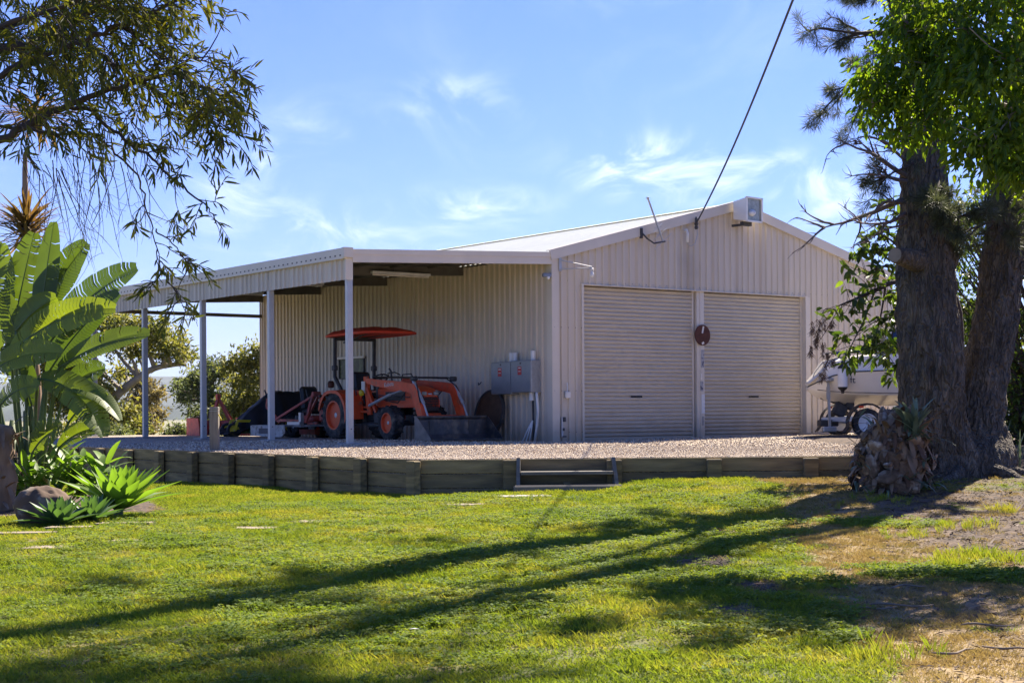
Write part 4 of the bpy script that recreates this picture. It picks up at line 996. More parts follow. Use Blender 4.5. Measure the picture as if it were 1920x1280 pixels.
# seat, steering, dash
s = MB(); s.box((.22, 0, .98), (.46, .48, .13), (0, -.05, 0), .05); s.box((.0, 0, 1.27), (.12, .46, .52), (0, -.18, 0), .05); s.box((.2, -.27, 1.14), (.3, .06, .05), None, .02); s.build('seat', M['black'], T)
s = MB(); s.box((1.08, 0, 1.02), (.2, .5, .44), (0, -.1, 0), .05); s.build('dashboard', M['black'], T)
s = MB(); tor = []; 
for k in range(25):
    a = 2 * math.pi * k / 24; tor.append(Vector((.80 + .17 * math.cos(a) * .75, .19 * math.sin(a), 1.36 + .17 * math.cos(a) * .55)))
s.tube(tor, .016, 6, False); s.tube([(1.05, 0, 1.2), (.80, 0, 1.36)], .02, 6); s.tube([tor[0], tor[12]], .012, 5); s.tube([tor[6], tor[18]], .012, 5); s.build('steering_wheel', M['black'], T)
s = MB(); s.tube([(.75, -.38, .8), (.7, -.4, 1.12)], .012, 6); s.tube([(.45, -.4, .9), (.42, -.42, 1.18)], .012, 6); s.tube([(1.0, -.42, .9), (.98, -.44, 1.28)], .014, 6); s.lathe((.7, -.4, 1.12), (0, 0, 1), [(0, .015), (.02, .03), (.05, .02)], 8); s.build('lever', M['black'], T)
# roll bar and canopy
s = MB()
for sg in (-1, 1):
    y = sg * .52
    s.beam((-.18, y * .86, .72), (-.12, y * .86, 1.10), .09, .06, bev=.01); s.beam((-.12, y * .86, 1.08), (-.32, y, 1.42), .085, .06, bev=.01); s.beam((-.32, y, 1.40), (-.30, y, 2.30), .08, .06, bev=.01)
    s.box((-.32, y, 1.62), (.13, .11, .12), None, .02)
s.beam((-.30, -.54, 2.28), (-.30, .54, 2.28), .07, .07); s.build('roll_bar', M['darksteel'], T)
s = MB()
for y in (-.3, .3): s.beam((-.5, y, 2.33), (1.1, y, 2.40), .04, .05)
s.beam((.9, -.3, 2.39), (-.3, -.3, 2.2), .02, .03); s.build('canopy_bracket', M['darksteel'], T)
s = MB(); nx_, ny_ = 14, 10; vs = []; low_ = []
for i in range(nx_ + 1):
    for j in range(ny_ + 1):
        x = -.66 + 2.12 * i / nx_; y = -.72 + 1.44 * j / ny_; e1 = min(1, min(i, nx_ - i) / 2.2); e2 = min(1, min(j, ny_ - j) / 1.8)
        xe = 1 - .16 * (abs(j - ny_ / 2) / (ny_ / 2)) ** 4
        z = 2.36 + .105 * (math.sin(e1 * math.pi / 2) * math.sin(e2 * math.pi / 2)) ** .7 * (1 - .45 * max(0, (i / nx_) - .25)) + .045 * (1 if (j in (3, 4, 6, 7) and 2 < i < nx_ - 2) else 0) + .03 * i / nx_ 
        vs.append((.4 + (x - .4) * xe, y * (1 - .08 * (abs(i - nx_ / 2) / (nx_ / 2)) ** 4), z))
k = ny_ + 1; top = [(i * k + j, (i + 1) * k + j, (i + 1) * k + j + 1, i * k + j + 1) for i in range(nx_) for j in range(ny_)]
n_ = len(vs); vs2 = [(a, b, min(c - .012, 2.345 + .03 * (a + .66) / 2.1 + (.02 if (abs(b) < .6) else 0))) for a, b, c in vs]
rim_ = [j for j in range(k)] + [i * k + ny_ for i in range(1, nx_ + 1)] + [nx_ * k + j for j in range(ny_ - 1, -1, -1)] + [i * k for i in range(nx_ - 1, 0, -1)]
vs2 = [(a, b, c - .03) for a, b, c in vs2]
s.add(vs + vs2, top + [tuple(q + n_ for q in f[::-1]) for f in top] + [(rim_[i], rim_[(i + 1) % len(rim_)], rim_[(i + 1) % len(rim_)] + n_, rim_[i] + n_) for i in range(len(rim_))])
s.build('canopy', M['canopy'], T, smooth=True, auto=45)
# loader
L_ = empty('loader_frame'); L_.parent = T
for sg in (-1, 1):
    y = sg * .50
    s = MB(); s.beam((1.02, y * .8, .55), (1.02, y, 1.40), .16, .06, bev=.01); s.beam((1.3, y * .8, .6), (1.08, y, 1.15), .10, .05); s.build('loader_mount', M['orange'], T)
    s = MB()
    pth = [(1.05, 1.36), (1.5, 1.32), (2.6, 1.25), (3.02, 1.20), (3.16, 1.04), (3.42, .40), (3.50, .20), (3.36, .17), (3.22, .42), (2.92, 1.00), (2.55, 1.06), (1.5, 1.17), (1.04, 1.26)]
    s.prism(pth, lambda p, q: Vector((p, y - .045, q)), lambda p, q: Vector((p, y + .045, q))); s.build('loader_arm', M['orange'], T)
    s = MB(); s.tube([(1.15, y, .75), (2.0, y, .98)], .035, 8); s.tube([(2.0, y, .98), (2.7, y, 1.10)], .02, 8); s.tube([(2.92, y - sg * .0, 1.30), (3.35, y, .78)], .036, 8); s.tube([(3.35, y, .78), (3.56, y, .42)], .02, 8); s.build('hydraulic_ram', M['galv'], T)
    s = MB(); s.tube([(1.3, y - sg * .06, 1.38), (2.2, y - sg * .06, 1.36), (2.85, y - sg * .05, 1.34), (2.98, y, 1.30)], .016, 6); s.tube([(1.3, y - sg * .1, 1.37), (2.2, y - sg * .1, 1.345), (2.85, y - sg * .08, 1.32), (3.1, y, 1.15), (3.3, y + sg * .06, .8)], .014, 6); s.box((2.98, y, 1.31), (.16, .11, .1), None, .02); s.build('hydraulic_hose', M['black'], T)
    s = MB(); s.box((3.60, y, .26), (.1, .12, .34)); s.build('bucket_bracket', M['darksteel'], T)
    text(T, 'Kubota', .13, (2.05, sg * .549, 1.205), (R(90), -R(3.5) * sg * -1 * (-1 if sg > 0 else 1), 0 if sg < 0 else math.pi), M['cream_letter'])
s = MB(); s.tube([(3.2, -.5, .5), (3.2, .5, .5)], .04, 8); s.build('torque_tube', M['orange'], T)
bpy.data.objects.remove(L_)
s = MB(); s.box((1.0, -.56, 1.16), (.13, .02, .26)); s.build('decal', M['cream_letter'], T)
s = MB(); s.lathe((1.05, -.62, .98), (0, -.3, 1), [(0, .05), (.06, .06), (.12, .04)], 10); s.build('amber_lamp', M['yellow'], T)
for pts in ([(1.5, -.2, 1.36), (1.45, -.2, 1.46), (1.65, -.15, 1.48), (1.8, -.1, 1.42)], [(2.0, -.2, 1.30), (1.98, -.15, 1.42), (2.25, -.1, 1.43), (2.35, -.1, 1.3)]):
    s = MB(); s.tube(pts, .014, 6); s.build('hose', M['black'], T)
for sg in (-1, 1):
    s = MB(); s.tube([(1.0, sg * .44, 1.05), (1.3, sg * .40, .95), (1.7, sg * .38, .85), (2.2, sg * .42, .80), (2.6, sg * .46, 1.05)], .013, 6); s.tube([(1.2, sg * .36, .72), (1.5, sg * .34, .60), (1.9, sg * .30, .66)], .016, 6); s.build('hydraulic_hose', M['black'], T)
    s = MB(); s.box((1.45, sg * .30, .62), (.5, .05, .18), None, .02); s.tube([(1.25, sg * .33, .98), (2.5, sg * .31, .92)], .012, 5); s.build('side_rail', M['darksteel'], T)
s = MB(); s.tube([(1.7, -.24, 1.1), (1.7, -.27, 1.5)], .022, 8); s.tube([(1.7, -.27, 1.5), (1.66, -.30, 1.56)], .02, 8); s.build('exhaust_pipe', M['darksteel'], T)
s = MB(); s.box((2.82, 0, .985), (.05, .1, .05), None, .01); s.build('badge', M['galv'], T)
# bucket
B = empty('bucket'); B.parent = T; HWb = .90
s = MB(); pf = [(3.62, .50), (3.60, .44), (3.62, .12), (3.72, .03), (4.22, .02), (4.22, .035), (3.73, .05), (3.645, .14), (3.63, .44), (3.66, .50)]
s.prism(pf, lambda p, q: Vector((p, -HWb, q)), lambda p, q: Vector((p, HWb, q))); s.build('bucket_shell', M['bucket'], B)
for sg in (-1, 1):
    s = MB(); s.prism([(3.62, .03), (3.62, .50), (3.70, .50), (4.20, .07), (4.22, .02)], lambda p, q: Vector((p, sg * (HWb + .0) - .008, q)), lambda p, q: Vector((p, sg * HWb + .008, q))); s.build('bucket_side', M['bucketside'] if sg < 0 else M['bucket'], B)
s = MB(); s.box((4.2, 0, .033), (.1, 2 * HWb, .018)); s.build('cutting_edge', M['bucket'], B)
s = MB(); s.box((3.62, 0, .505), (.09, 2 * HWb, .035)); s.build('top_lip', M['bucket'], B)

# ------------------------------------------------------------------ slasher behind the tractor
def frame_at(name, fwd, rgt, lab, cat, rz=0):   # position in the tractor's frame, standing on the gravel
    p = TA + (-DL) * fwd - DR * rgt; return empty(name, (p.x, p.y, padz(p.x, p.y)), HD + rz, lab, cat)
SL = frame_at('slasher', -2.35, .35, 'grey rotary slasher with faded red A-frame standing behind the tractor', 'slasher')
s = MB(); s.prism([(-.95, .75), (.75, .8), (.95, .3), (.95, -.3), (.75, -.8), (-.95, -.75)], lambda p, q: Vector((p, q, .27)), lambda p, q: Vector((p, q, .31))); s.build('deck', M['deckgrey'], SL)
for sg in (-1, 1):
    s = MB(); s.prism([(-.95, .05), (-.95, .30), (.78, .30), (.78, .12), (.6, .03)], lambda p, q: Vector((p, sg * .79 - .012, q)), lambda p, q: Vector((p, sg * .79 + .012, q))); s.build('side_skirt', M['deckgrey'], SL)
s = MB(); s.box((-.2, -.806, .17), (.62, .008, .13), None); o = s.build('maker_plate', M['ink'], SL); 
s = MB(); s.lathe((0, 0, .31), (0, 0, 1), [(0, .2), (.08, .18), (.1, .1), (.22, .09)], 14); s.build('gearbox', M['darksteel'], SL)
s = MB()
for sg in (-1, 1):
    s.beam((.95, sg * .34, .36), (.85, sg * .08, 1.02), .06, .06); s.beam((-.6, sg * .5, .33), (.85, sg * .06, 1.0), .05, .05)
s.box((.86, 0, 1.03), (.1, .22, .12), None, .02); s.build('a_frame', M['pinkred'], SL)
s = MB(); s.box((.88, -.42, .43), (.10, .08, .34)); s.box((.7, -.5, .35), (.6, .06, .07)); s.box((.88, .42, .43), (.10, .08, .34)); s.box((.7, .5, .35), (.6, .06, .07)); s.build('hitch_bracket', M['galv'], SL)
s = MB(); s.beam((-.95, 0, .36), (-1.35, -.15, .75), .06, .06); s.beam((-1.35, -.15, .75), (-1.3, -.15, .95), .05, .05); s.beam((-.9, -.1, .42), (.2, -.1, .40), .06, .06); s.build('tail_arm', M['pinkred'], SL)
e = wheel(SL, (-1.35, 0, .2), .2, .12, .1, -1, 0, M['darksteel'])
# orange ride-on mower behind the slasher, near the wall
RM = frame_at('ride_on_mower', -3.35, -.75, 'small orange ride-on mower with black seat and steering wheel beyond the slasher', 'mower')
for (x, y, r) in ((-.45, -.42, .26), (-.45, .42, .26), (.75, -.38, .19), (.75, .38, .19)): wheel(RM, (x, y, r), r, .2 if r > .2 else .14, r * .5, 1 if y > 0 else -1, 14, M['black'] if r > .2 else M['orange'], lugh=.015)
s = MB(); s.box((-.25, 0, .48), (.9, .62, .16), None, .05); s.box((.75, 0, .55), (.7, .5, .36), None, .08); s.box((.2, 0, .36), (.5, .6, .06)); s.build('body', M['pinkred'], RM)
s = MB(); s.box((-.22, 0, .66), (.46, .5, .13), None, .05); s.box((-.47, 0, .98), (.14, .50, .62), (0, -.2, 0), .07); s.build('seat', M['black'], RM)
s = MB(); s.tube([(.45, 0, .7), (.3, 0, .95)], .025, 6); tor = [Vector((.3 + .13 * math.cos(a), .19 * math.sin(a), .96 + .10 * math.cos(a))) for a in [2 * math.pi * k / 16 for k in range(17)]]; s.tube(tor, .018, 6, False); s.tube([(.2, -.3, .6), (.02, -.36, 1.2)], .02, 6); s.build('steering_wheel', M['black'], RM)
s = MB(); s.prism([(.2, -.5), (1.0, -.5), (1.1, 0), (1.0, .5), (.2, .5)], lambda p, q: Vector((p - .2, q * 1.1, .1)), lambda p, q: Vector((p - .2, q * 1.1, .22))); s.build('cutting_deck', M['pinkred'], RM)
s = MB(); s.box((.9, .1, .73), (.34, .36, .16), None, .05); s.build('engine_cowl', M['black'], RM)
# covered zero-turn mower
ZM = frame_at('covered_mower', -4.9, -.15, 'zero-turn mower with yellow wheel hubs half hidden under a black cover', 'mower', R(-105))
for (x, y, r) in ((-.45, -.5, .29), (-.45, .5, .29)): wheel(ZM, (x, y, r), r, .24, r * .5, 1 if y > 0 else -1, 14, M['yellow'], lugh=.015)
for y in (-.42, .42):
    wheel(ZM, (.95, y, .19), .19, .13, .11, 1 if y > 0 else -1, 0, M['yellow'])
    s = MB(); s.beam((.95, y + .09, .19), (.88, y + .09, .42), .03, .06); s.beam((.88, y, .42), (.2, y * .8, .40), .06, .06); s.build('caster_fork', M['yellow'], ZM)
s = MB(); s.prism([(-.1, -.55), (.6, -.6), (.7, 0), (.6, .6), (-.1, .55)], lambda p, q: Vector((p, q, .1)), lambda p, q: Vector((p, q, .23))); s.build('cutting_deck', M['green'], ZM)
s = MB(); s.box((-.5, 0, .50), (.9, .7, .22), None, .05); s.build('body', M['green'], ZM); s = MB(); s.box((-.5, 0, .63), (.86, .66, .04)); s.build('body_stripe', M['yellow'], ZM)
s = MB(); nx_, ny_ = 34, 26; vs = []
for i in range(nx_ + 1):
    x = -1.15 + 2.6 * i / nx_
    for j in range(ny_ + 1):
        t = j / ny_ * 2 - 1; ht = .20 + .94 * sstep(1.2, -.2, x) * (1 - .85 * sstep(-.85, -1.15, x)); y = .66 * (abs(t) ** .8) * (1 if t > 0 else -1)
        fall = sstep(.25, 1, abs(t)); n_ = fnoise(x * 1, t * 2, 2.6, 3) * .08 + fnoise(x, t, 7, 6) * .03
        z = ht * (1 - .68 * fall) + n_; z = max(.07 + .1 * abs(fnoise(x, t, 3)), z)
        fold = .05 * math.sin(x * 19 + 2 * fnoise(x, t, 2)) * fall
        vs.append((x + .02 * fnoise(t, x, 5), y * (.78 + .25 * fall) + fold, z))
k = ny_ + 1; s.add(vs, [(i * k + j, (i + 1) * k + j, (i + 1) * k + j + 1, i * k + j + 1) for i in range(nx_) for j in range(ny_)]); o = s.build('cover', M['cover'], ZM, smooth=True)
s = MB(); s.tube([(-.1, -.25, .9), (.02, -.3, 1.2)], .02, 6); s.build('control_lever', M['black'], ZM)
# red grader blade / box at the far left of the lean-to
GB = frame_at('box_blade', -7.4, .05, 'red box blade implement with slanting arm at the far end of the lean-to', 'implement')
s = MB()
for sg in (-1, 1): s.prism([(-.35, 0), (-.35, .48), (.35, .48), (.45, .2), (.45, 0)], lambda p, q: Vector((p, sg * .72 - .015, q)), lambda p, q: Vector((p, sg * .72 + .015, q)))
s.build('end_plate', M['pinkred'], GB)
s = MB(); s.box((-.1, 0, .22), (.04, 1.42, .4)); s.box((.2, 0, .36), (.1, 1.42, .12)); s.build('blade', M['pinkred'], GB)
s = MB(); s.beam((.2, -.25, .4), (.05, 0, 1.02), .07, .07); s.beam((.2, .25, .4), (.05, 0, 1.02), .07, .07); s.beam((.05, 0, 1.02), (-.3, .6, .36), .06, .06); s.box((.05, 0, 1.05), (.12, .12, .14), None, .02); s.build('mast', M['pinkred'], GB)
s = MB(); s.beam((.2, 0, .36), (.9, 0, .34), .08, .08); s.build('drawbar', M['pinkred'], GB)

# ------------------------------------------------------------------ boat on trailer (x towards the stern, y away from the viewer)
BP = S(6.9, -2.9, 0); bp0 = U(1513, 731, BP.y)
bx_, by_ = bp0.x, BP.y
BT = empty('boat', (bx_, by_, padz(bx_, by_) - .09), R(5), 'white trailer boat seen bow first with blue tinted windscreen, parked by the shed', 'boat')
# stations: x, [keel z, chine (y,z), rub line (y,z), gunwale (y,z)]
ST_ = [(0.0, 1.10, (.03, 1.12), (.05, 1.17), (.16, 1.24)), (.18, .96, (.16, 1.07), (.28, 1.28), (.30, 1.42)), (.42, .86, (.36, 1.03), (.56, 1.40), (.52, 1.70)), (.8, .80, (.58, 1.00), (.80, 1.48), (.74, 1.80)),
       (1.5, .76, (.80, .98), (1.0, 1.50), (.92, 1.85)), (2.6, .74, (.95, .96), (1.1, 1.48), (1.0, 1.86)), (4.0, .74, (1.0, .95), (1.1, 1.45), (1.0, 1.82)), (5.6, .76, (1.0, .94), (1.05, 1.42), (.95, 1.75))]
vs = []
for x, k_, c_, r_, g_ in ST_:
    h = [(0, k_), c_, (c_[0] + .03, c_[1] + .035), ((c_[0] + r_[0]) / 2, (c_[1] + r_[1]) / 2), r_, (r_[0] - .03, r_[1] + .04), g_, (g_[0] * .55, g_[1] + .05)]
    ring = [(x, -a, b) for a, b in h[::-1]] + [(x, a, b) for a, b in h[1:]]; vs += ring
k = 15; s = MB(); s.add(vs, [(i * k + j, (i + 1) * k + j, (i + 1) * k + j + 1, i * k + j + 1) for i in range(len(ST_) - 1) for j in range(k - 1)] + [tuple(range(k))[::-1], tuple((len(ST_) - 1) * k + j for j in range(k))])
s.build('hull', M['white'], BT, smooth=True, auto=28)
s = MB(); s.add([(x, y * .6 * g[0], g[1] + .05) for x, _, _, _, g in ST_ for y in (-1, 1)], [(2 * i, 2 * i + 1, 2 * i + 3, 2 * i + 2) for i in range(len(ST_) - 1)]); s.build('deck', M['white'], BT)
s = MB()
for sg in (-1, 1): s.tube([(x, sg * (r[0] + .005), r[1] + .01) for x, _, _, r, _ in ST_], .014, 6)
s.build('rub_rail', M['darksteel'], BT)
s = MB()
for sg in (-1, 1): s.tube([(x, sg * (c[0] + .035), c[1] + .045) for x, _, c, _, _ in ST_[1:]], .010, 5)
s.build('chine_line', M['bucketside'], BT)
s = MB(); s.add([(1.35, -.72, 1.93), (1.9, -.86, 1.93), (2.15, -.70, 2.45), (1.85, -.5, 2.47), (1.35, .72, 1.93), (1.9, .86, 1.93), (2.15, .70, 2.45), (1.85, .5, 2.47), (2.9, -.88, 1.92), (2.9, .88, 1.92), (2.8, -.75, 2.44), (2.8, .75, 2.44)],
                [(0, 4, 7, 3), (0, 3, 2, 1), (4, 5, 6, 7), (1, 2, 10, 8), (5, 9, 11, 6)]); s.build('windscreen', M['tint'], BT)
s = MB(); 
for a, b in (((1.35, -.72, 1.93), (1.85, -.5, 2.47)), ((1.9, -.86, 1.93), (2.15, -.7, 2.45)), ((2.9, -.88, 1.92), (2.8, -.75, 2.44)), ((1.35, .72, 1.93), (1.85, .5, 2.47)), ((1.85, -.5, 2.48), (1.85, .5, 2.48)), ((1.85, -.5, 2.48), (2.15, -.7, 2.46)), ((2.15, -.7, 2.46), (2.8, -.75, 2.46))): s.beam(a, b, .035, .035)
s.build('windscreen_frame', M['white'], BT)
s = MB(); s.box((2.6, 0, 2.58), (1.7, 1.7, .06), None, .02); s.build('cabin_top', M['white'], BT)
s = MB()
for a in ((1.9, -.75), (1.9, .75), (3.3, -.85), (3.3, .85)): s.tube([(a[0], a[1], 1.9), (a[0] + .05, a[1] * .98, 2.56)], .02, 6)
s.build('cabin_post', M['galv'], BT)
s = MB(); s.box((.85, 0, 1.93), (.7, .7, .06), (0, -.06, 0), .03); s.build('hatch', M['tint'], BT)
s = MB(); rr_ = [(.15, -.22, 1.45), (.3, -.4, 1.98), (.9, -.62, 2.02), (1.3, -.75, 1.98)]
s.tube([(.05, -.05, 1.20), (.14, -.16, 1.50), (.30, -.3, 1.74)], .012, 6); s.build('bow_rail', M['galv'], BT)
text(BT, 'ft', .2, (.80, -.745, 1.31), (R(90), 0, -R(10)), M['ink'])
# fender
FN = empty('boat_fender', (0, 0, 0)); p = BT.matrix_basis @ Vector((.56, -.80, 0)); FN.location = (p.x, p.y, BT.location.z)
s = MB(); s.lathe((0, 0, 1.10), (0, 0, 1), [(0, .03), (.02, .08), (.1, .105), (.42, .105), (.5, .08), (.54, .03)], 16); s.build('fender_body', M['plastic'], FN, smooth=True, auto=40)
for k, pr_ in ((0, 1.02), (1, 1.56)):
    s = MB(); s.lathe((0, 0, pr_), (0, 0, 1), [(0, .03), (.06, .04), (.1, .09), (.14, .108), (.16, .02)] if k == 0 else [(0, .108), (.05, .09), (.1, .045), (.16, .03)], 14); s.build('fender_cap', M['black'], FN)
s = MB(); s.tube([(0, 0, 1.7), (.03, .06, 1.82), (.04, .12, 1.9)], .01, 5); s.build('rope', M['black'], FN)
tag(FN, 'white cylindrical boat fender with black ends hanging on the bow', 'fender')
# trailer
TR = empty('boat_trailer', BT.location + Vector((0, 0, .05)), BT.rotation_euler[2], 'galvanised boat trailer with jockey wheel, black mudguard and white rim', 'trailer')
s = MB()
s.beam((.35, 0, .40), (1.4, 0, .42), .1, .12); s.beam((.35, -.02, .40), (1.3, -.7, .44), .07, .1); s.beam((.35, .02, .40), (1.3, .7, .44), .07, .1)
for sg in (-1, 1): s.beam((1.3, sg * .7, .44), (5.5, sg * .7, .44), .06, .12)
for x in (1.8, 3.4, 5.2): s.beam((x, -.7, .43), (x, .7, .43), .06, .08)
s.beam((1.02, -.95, .34), (1.02, .95, .34), .07, .07); s.build('chassis', M['galv'], TR)
s = MB(); s.beam((.36, -.50, .22), (.33, -.50, 1.22), .05, .05); s.beam((.335, -.50, .85), (.33, -.50, 1.12), .07, .07); s.lathe((.33, -.50, 1.22), (0, 0, 1), [(0, .03), (.03, .12), (.07, .12), (.09, .03)], 12); s.tube([(.30, -.50, 1.31), (.16, -.50, 1.31), (.14, -.50, 1.25)], .014, 6); s.beam((.36, -.5, .34), (.5, -.05, .40), .05, .06); s.box((.34, -.52, .20), (.3, .16, .12), None, .02); s.build('jockey_stand', M['galv'], TR)
s = MB(); s.box((.45, -.05, .33), (.42, .25, .14), None, .02); s.box((.72, -.06, .62), (.3, .12, .3), (0, .5, 0), .03); s.lathe((.95, .1, .74), (0, -1, 0), [(0, .09), (.2, .09)], 12); s.tube([(.3, 0, .9), (.55, 0, .82), (.8, 0, .7), (1.1, -.1, .58)], .04, 7); s.build('winch', M['darksteel'], TR)
for sg in (-1, 1):
    e = wheel(TR, (1.02, sg * 1.0, .33), .33, .18, .19, sg, 0, M['plastic'])
    s = MB(); vs = []; n = 10
    for q in range(n + 1):
        a = R(205 - 160 * q / n); xx, zz2 = 1.02 + .43 * math.cos(a), .33 + .43 * math.sin(a)
        if q == 0: xx, zz2 = .50, .14
        vs += [(xx, sg * .88, zz2), (xx, sg * 1.12, zz2), (xx, sg * 1.12, zz2 - .04)]
    s.add(vs, [(i * 3 + a, i * 3 + a + 1, i * 3 + a + 4, i * 3 + a + 3) for i in range(n) for a in range(2)]); s.build('mudguard', M['black'], TR, smooth=True, auto=40)
    s = MB(); s.box((.86, sg * 1.14, .68), (.09, .05, .05)); s.build('side_lamp', M['orange'], TR)
# ------------------------------------------------------------------ vegetation helpers
def unit(a): return a / np.maximum(np.linalg.norm(a, axis=-1, keepdims=True), 1e-9)
def leaves(name, P, D, L, W, m, parent, fine=False, fold=.25, curl=.15, seed=1, rnd=None):
    r = np.random.default_rng(seed); P = np.asarray(P, float); D = unit(np.asarray(D, float)); n = len(P)
    L = np.broadcast_to(L, n)[:, None] * r.uniform(.7, 1.25, (n, 1)); W = np.broadcast_to(W, n)[:, None] * r.uniform(.75, 1.2, (n, 1))
    up = unit(np.array([0, 0, 1.]) + r.normal(0, .75, (n, 3))); S_ = unit(np.cross(D, up)); Nn = np.cross(S_, D)
    if rnd is None: rnd = r.random(n) ** 1.6
    if fine:
        b = P; l1 = P + D * L * .3 + S_ * W * .5 + Nn * W * fold; l2 = P + D * L * .68 + S_ * W * .42 + Nn * (W * fold - L * curl * .4)
        t = P + D * L - Nn * L * curl; r1 = P + D * L * .3 - S_ * W * .5 + Nn * W * fold; r2 = P + D * L * .68 - S_ * W * .42 + Nn * (W * fold - L * curl * .4)
        V = np.stack([b, l1, l2, t, r2, r1], 1).reshape(-1, 3); i = np.arange(n)[:, None] * 6
        Fq = np.concatenate([i + np.array([0, 1, 2, 3]), i + np.array([0, 3, 4, 5])]); rnd = np.concatenate([rnd, rnd])
    else:
        V = np.stack([P, P + D * L * .45 + S_ * W * .5 + Nn * W * fold, P + D * L - Nn * L * curl, P + D * L * .45 - S_ * W * .5 + Nn * W * fold], 1).reshape(-1, 3)
        Fq = np.arange(n)[:, None] * 4 + np.array([0, 1, 2, 3])
    return np_mesh(name, V, Fq, m, parent, rnd)
def rv(s=1.0): return Vector((random.gauss(0, s), random.gauss(0, s), random.gauss(0, s)))
def path(p, d, L, n, wob, grav):
    pts = [p.copy()]; d = d.normalized()
    for _ in range(n):
        d = (d + rv(wob) + Vector((0, 0, grav))).normalized(); pts.append(pts[-1] + d * (L / n))
    return pts, d
def smoothpath(pts, sub=4):
    out = []
    for i in range(len(pts) - 1):
        p0, p1, p2, p3 = pts[max(i - 1, 0)], pts[i], pts[i + 1], pts[min(i + 2, len(pts) - 1)]
        for k in range(sub):
            t = k / sub; out.append(.5 * ((2 * p1) + (p2 - p0) * t + (2 * p0 - 5 * p1 + 4 * p2 - p3) * t * t + (3 * p1 - p0 - 3 * p2 + p3) * t ** 3))
    return out + [pts[-1]]

# ------------------------------------------------------------------ overhanging tree, top left
OT = empty('overhanging_tree', (-6.4, 8.2, lawnz(-6.4, 8.2)), 0, 'tree with narrow drooping leaves hanging into the top left of the view', 'tree')
o0 = OT.location.copy()
limbs = [([(-150, 140, 7.8), (0, 95, 7.7), (60, 80, 7.7), (130, 40, 7.6), (190, 5, 7.6), (230, -60, 7.5)], .030, .012, 1.0),
         ([(-150, 210, 7.3), (0, 140, 7.2), (60, 115, 7.2), (140, 85, 7.1), (210, 55, 7.0), (290, 25, 7.0), (350, -20, 6.9)], .018, .005, 1.3),
         ([(-150, 300, 7.0), (0, 262, 7.1), (70, 225, 7.1), (150, 190, 7.2), (240, 158, 7.2), (320, 140, 7.3), (370, 158, 7.3), (415, 180, 7.3)], .022, .004, 1.3),
         ([(-150, 140, 8.3), (0, 60, 8.3), (80, 20, 8.3), (150, -20, 8.3)], .022, .01, 1.2),
         ([(100, 60, 7.6), (200, 110, 7.5), (260, 150, 7.4), (320, 190, 7.4), (370, 212, 7.3), (420, 225, 7.2)], .014, .003, 1.2),
         ([(110, 205, 7.2), (160, 205, 7.3), (210, 245, 7.3), (270, 290, 7.2), (330, 340, 7.2), (385, 385, 7.1), (405, 405, 7.1)], .012, .002, .48),
         ([(-150, 235, 7.9), (0, 238, 7.9), (90, 248, 7.8), (170, 255, 7.7), (215, 285, 7.6), (255, 330, 7.5), (275, 390, 7.4), (290, 450, 7.4), (302, 515, 7.4)], .010, .0018, .28),
         ([(290, 430, 7.4), (318, 450, 7.3), (345, 480, 7.3), (355, 505, 7.3)], .004, .0015, .45),
         ([(302, 505, 7.4), (320, 535, 7.4), (345, 565, 7.3), (362, 590, 7.3), (372, 612, 7.3)], .003, .0012, .25),
         ([(302, 505, 7.4), (285, 535, 7.4), (270, 552, 7.4)], .003, .0012, .3),
         ([(-150, 90, 6.8), (30, 40, 6.8), (140, 10, 6.7), (260, -15, 6.7)], .014, .006, 1.4),
         ([(240, 60, 7.0), (290, 100, 7.0), (350, 115, 6.9), (400, 110, 6.9)], .006, .002, 1.0)]
mb = MB(); twig = MB(); LP, LDn = [], []
def leaf_twig(p, d, L, dens=1.0):
    pts, _ = path(p, d, L, 5, .13, -.10); twig.tube([q - o0 for q in pts], [.0028, .0024, .002, .0016, .0013, .001], 4, False)
    n = max(3, int(L * 75 * dens))
    for k in range(n):
        t = (k + random.random()) / n * 4.999; i = int(t); q = pts[i].lerp(pts[i + 1], t - i); dd = (pts[i + 1] - pts[i]).normalized()
        s = dd.orthogonal().normalized(); s.rotate(Matrix.Rotation(random.uniform(0, 6.28), 3, dd)); LP.append(q - o0); LDn.append(dd * random.uniform(.5, 1.1) + s * .75 + Vector((0, 0, -.25)))
for pts, r0, r1, dens in limbs:
    P_ = smoothpath([U(*q) for q in pts], 5); n = len(P_); P_ = [q + rv(.006) for q in P_]
    mb.tube([q - o0 for q in P_], [r0 + (r1 - r0) * i / (n - 1) for i in range(n)], 7)
    Ln = sum((P_[i + 1] - P_[i]).length for i in range(n - 1)); cnt = int(Ln * 19 * dens) + 2
    for k in range(cnt):
        t = random.uniform(.12, 1) * (n - 1.001); i = int(t); q = P_[i].lerp(P_[i + 1], t - i); dd = (P_[i + 1] - P_[i]).normalized()
        if t / n < .3 and q.x < -2.7 and random.random() < .4: continue
        s = rv().normalized(); s = (s - dd * s.dot(dd)).normalized()
        L1 = random.uniform(.10, .36) * (1.15 - .5 * t / n) * (1 if dens > .95 else .55)
        sub, de = path(q, dd * .9 + s * .9 + Vector((.1, 0, .05)), L1, 4, .16, -.08); twig.tube([a - o0 for a in sub], [.004, .0033, .0026, .002, .0015], 4, False)
        for _ in range(random.randint(1, 3)):
            j = random.randint(1, 4); leaf_twig(sub[j], de + rv(.55), random.uniform(.06, .16) * (1.2 if dens > 1.1 else 1))
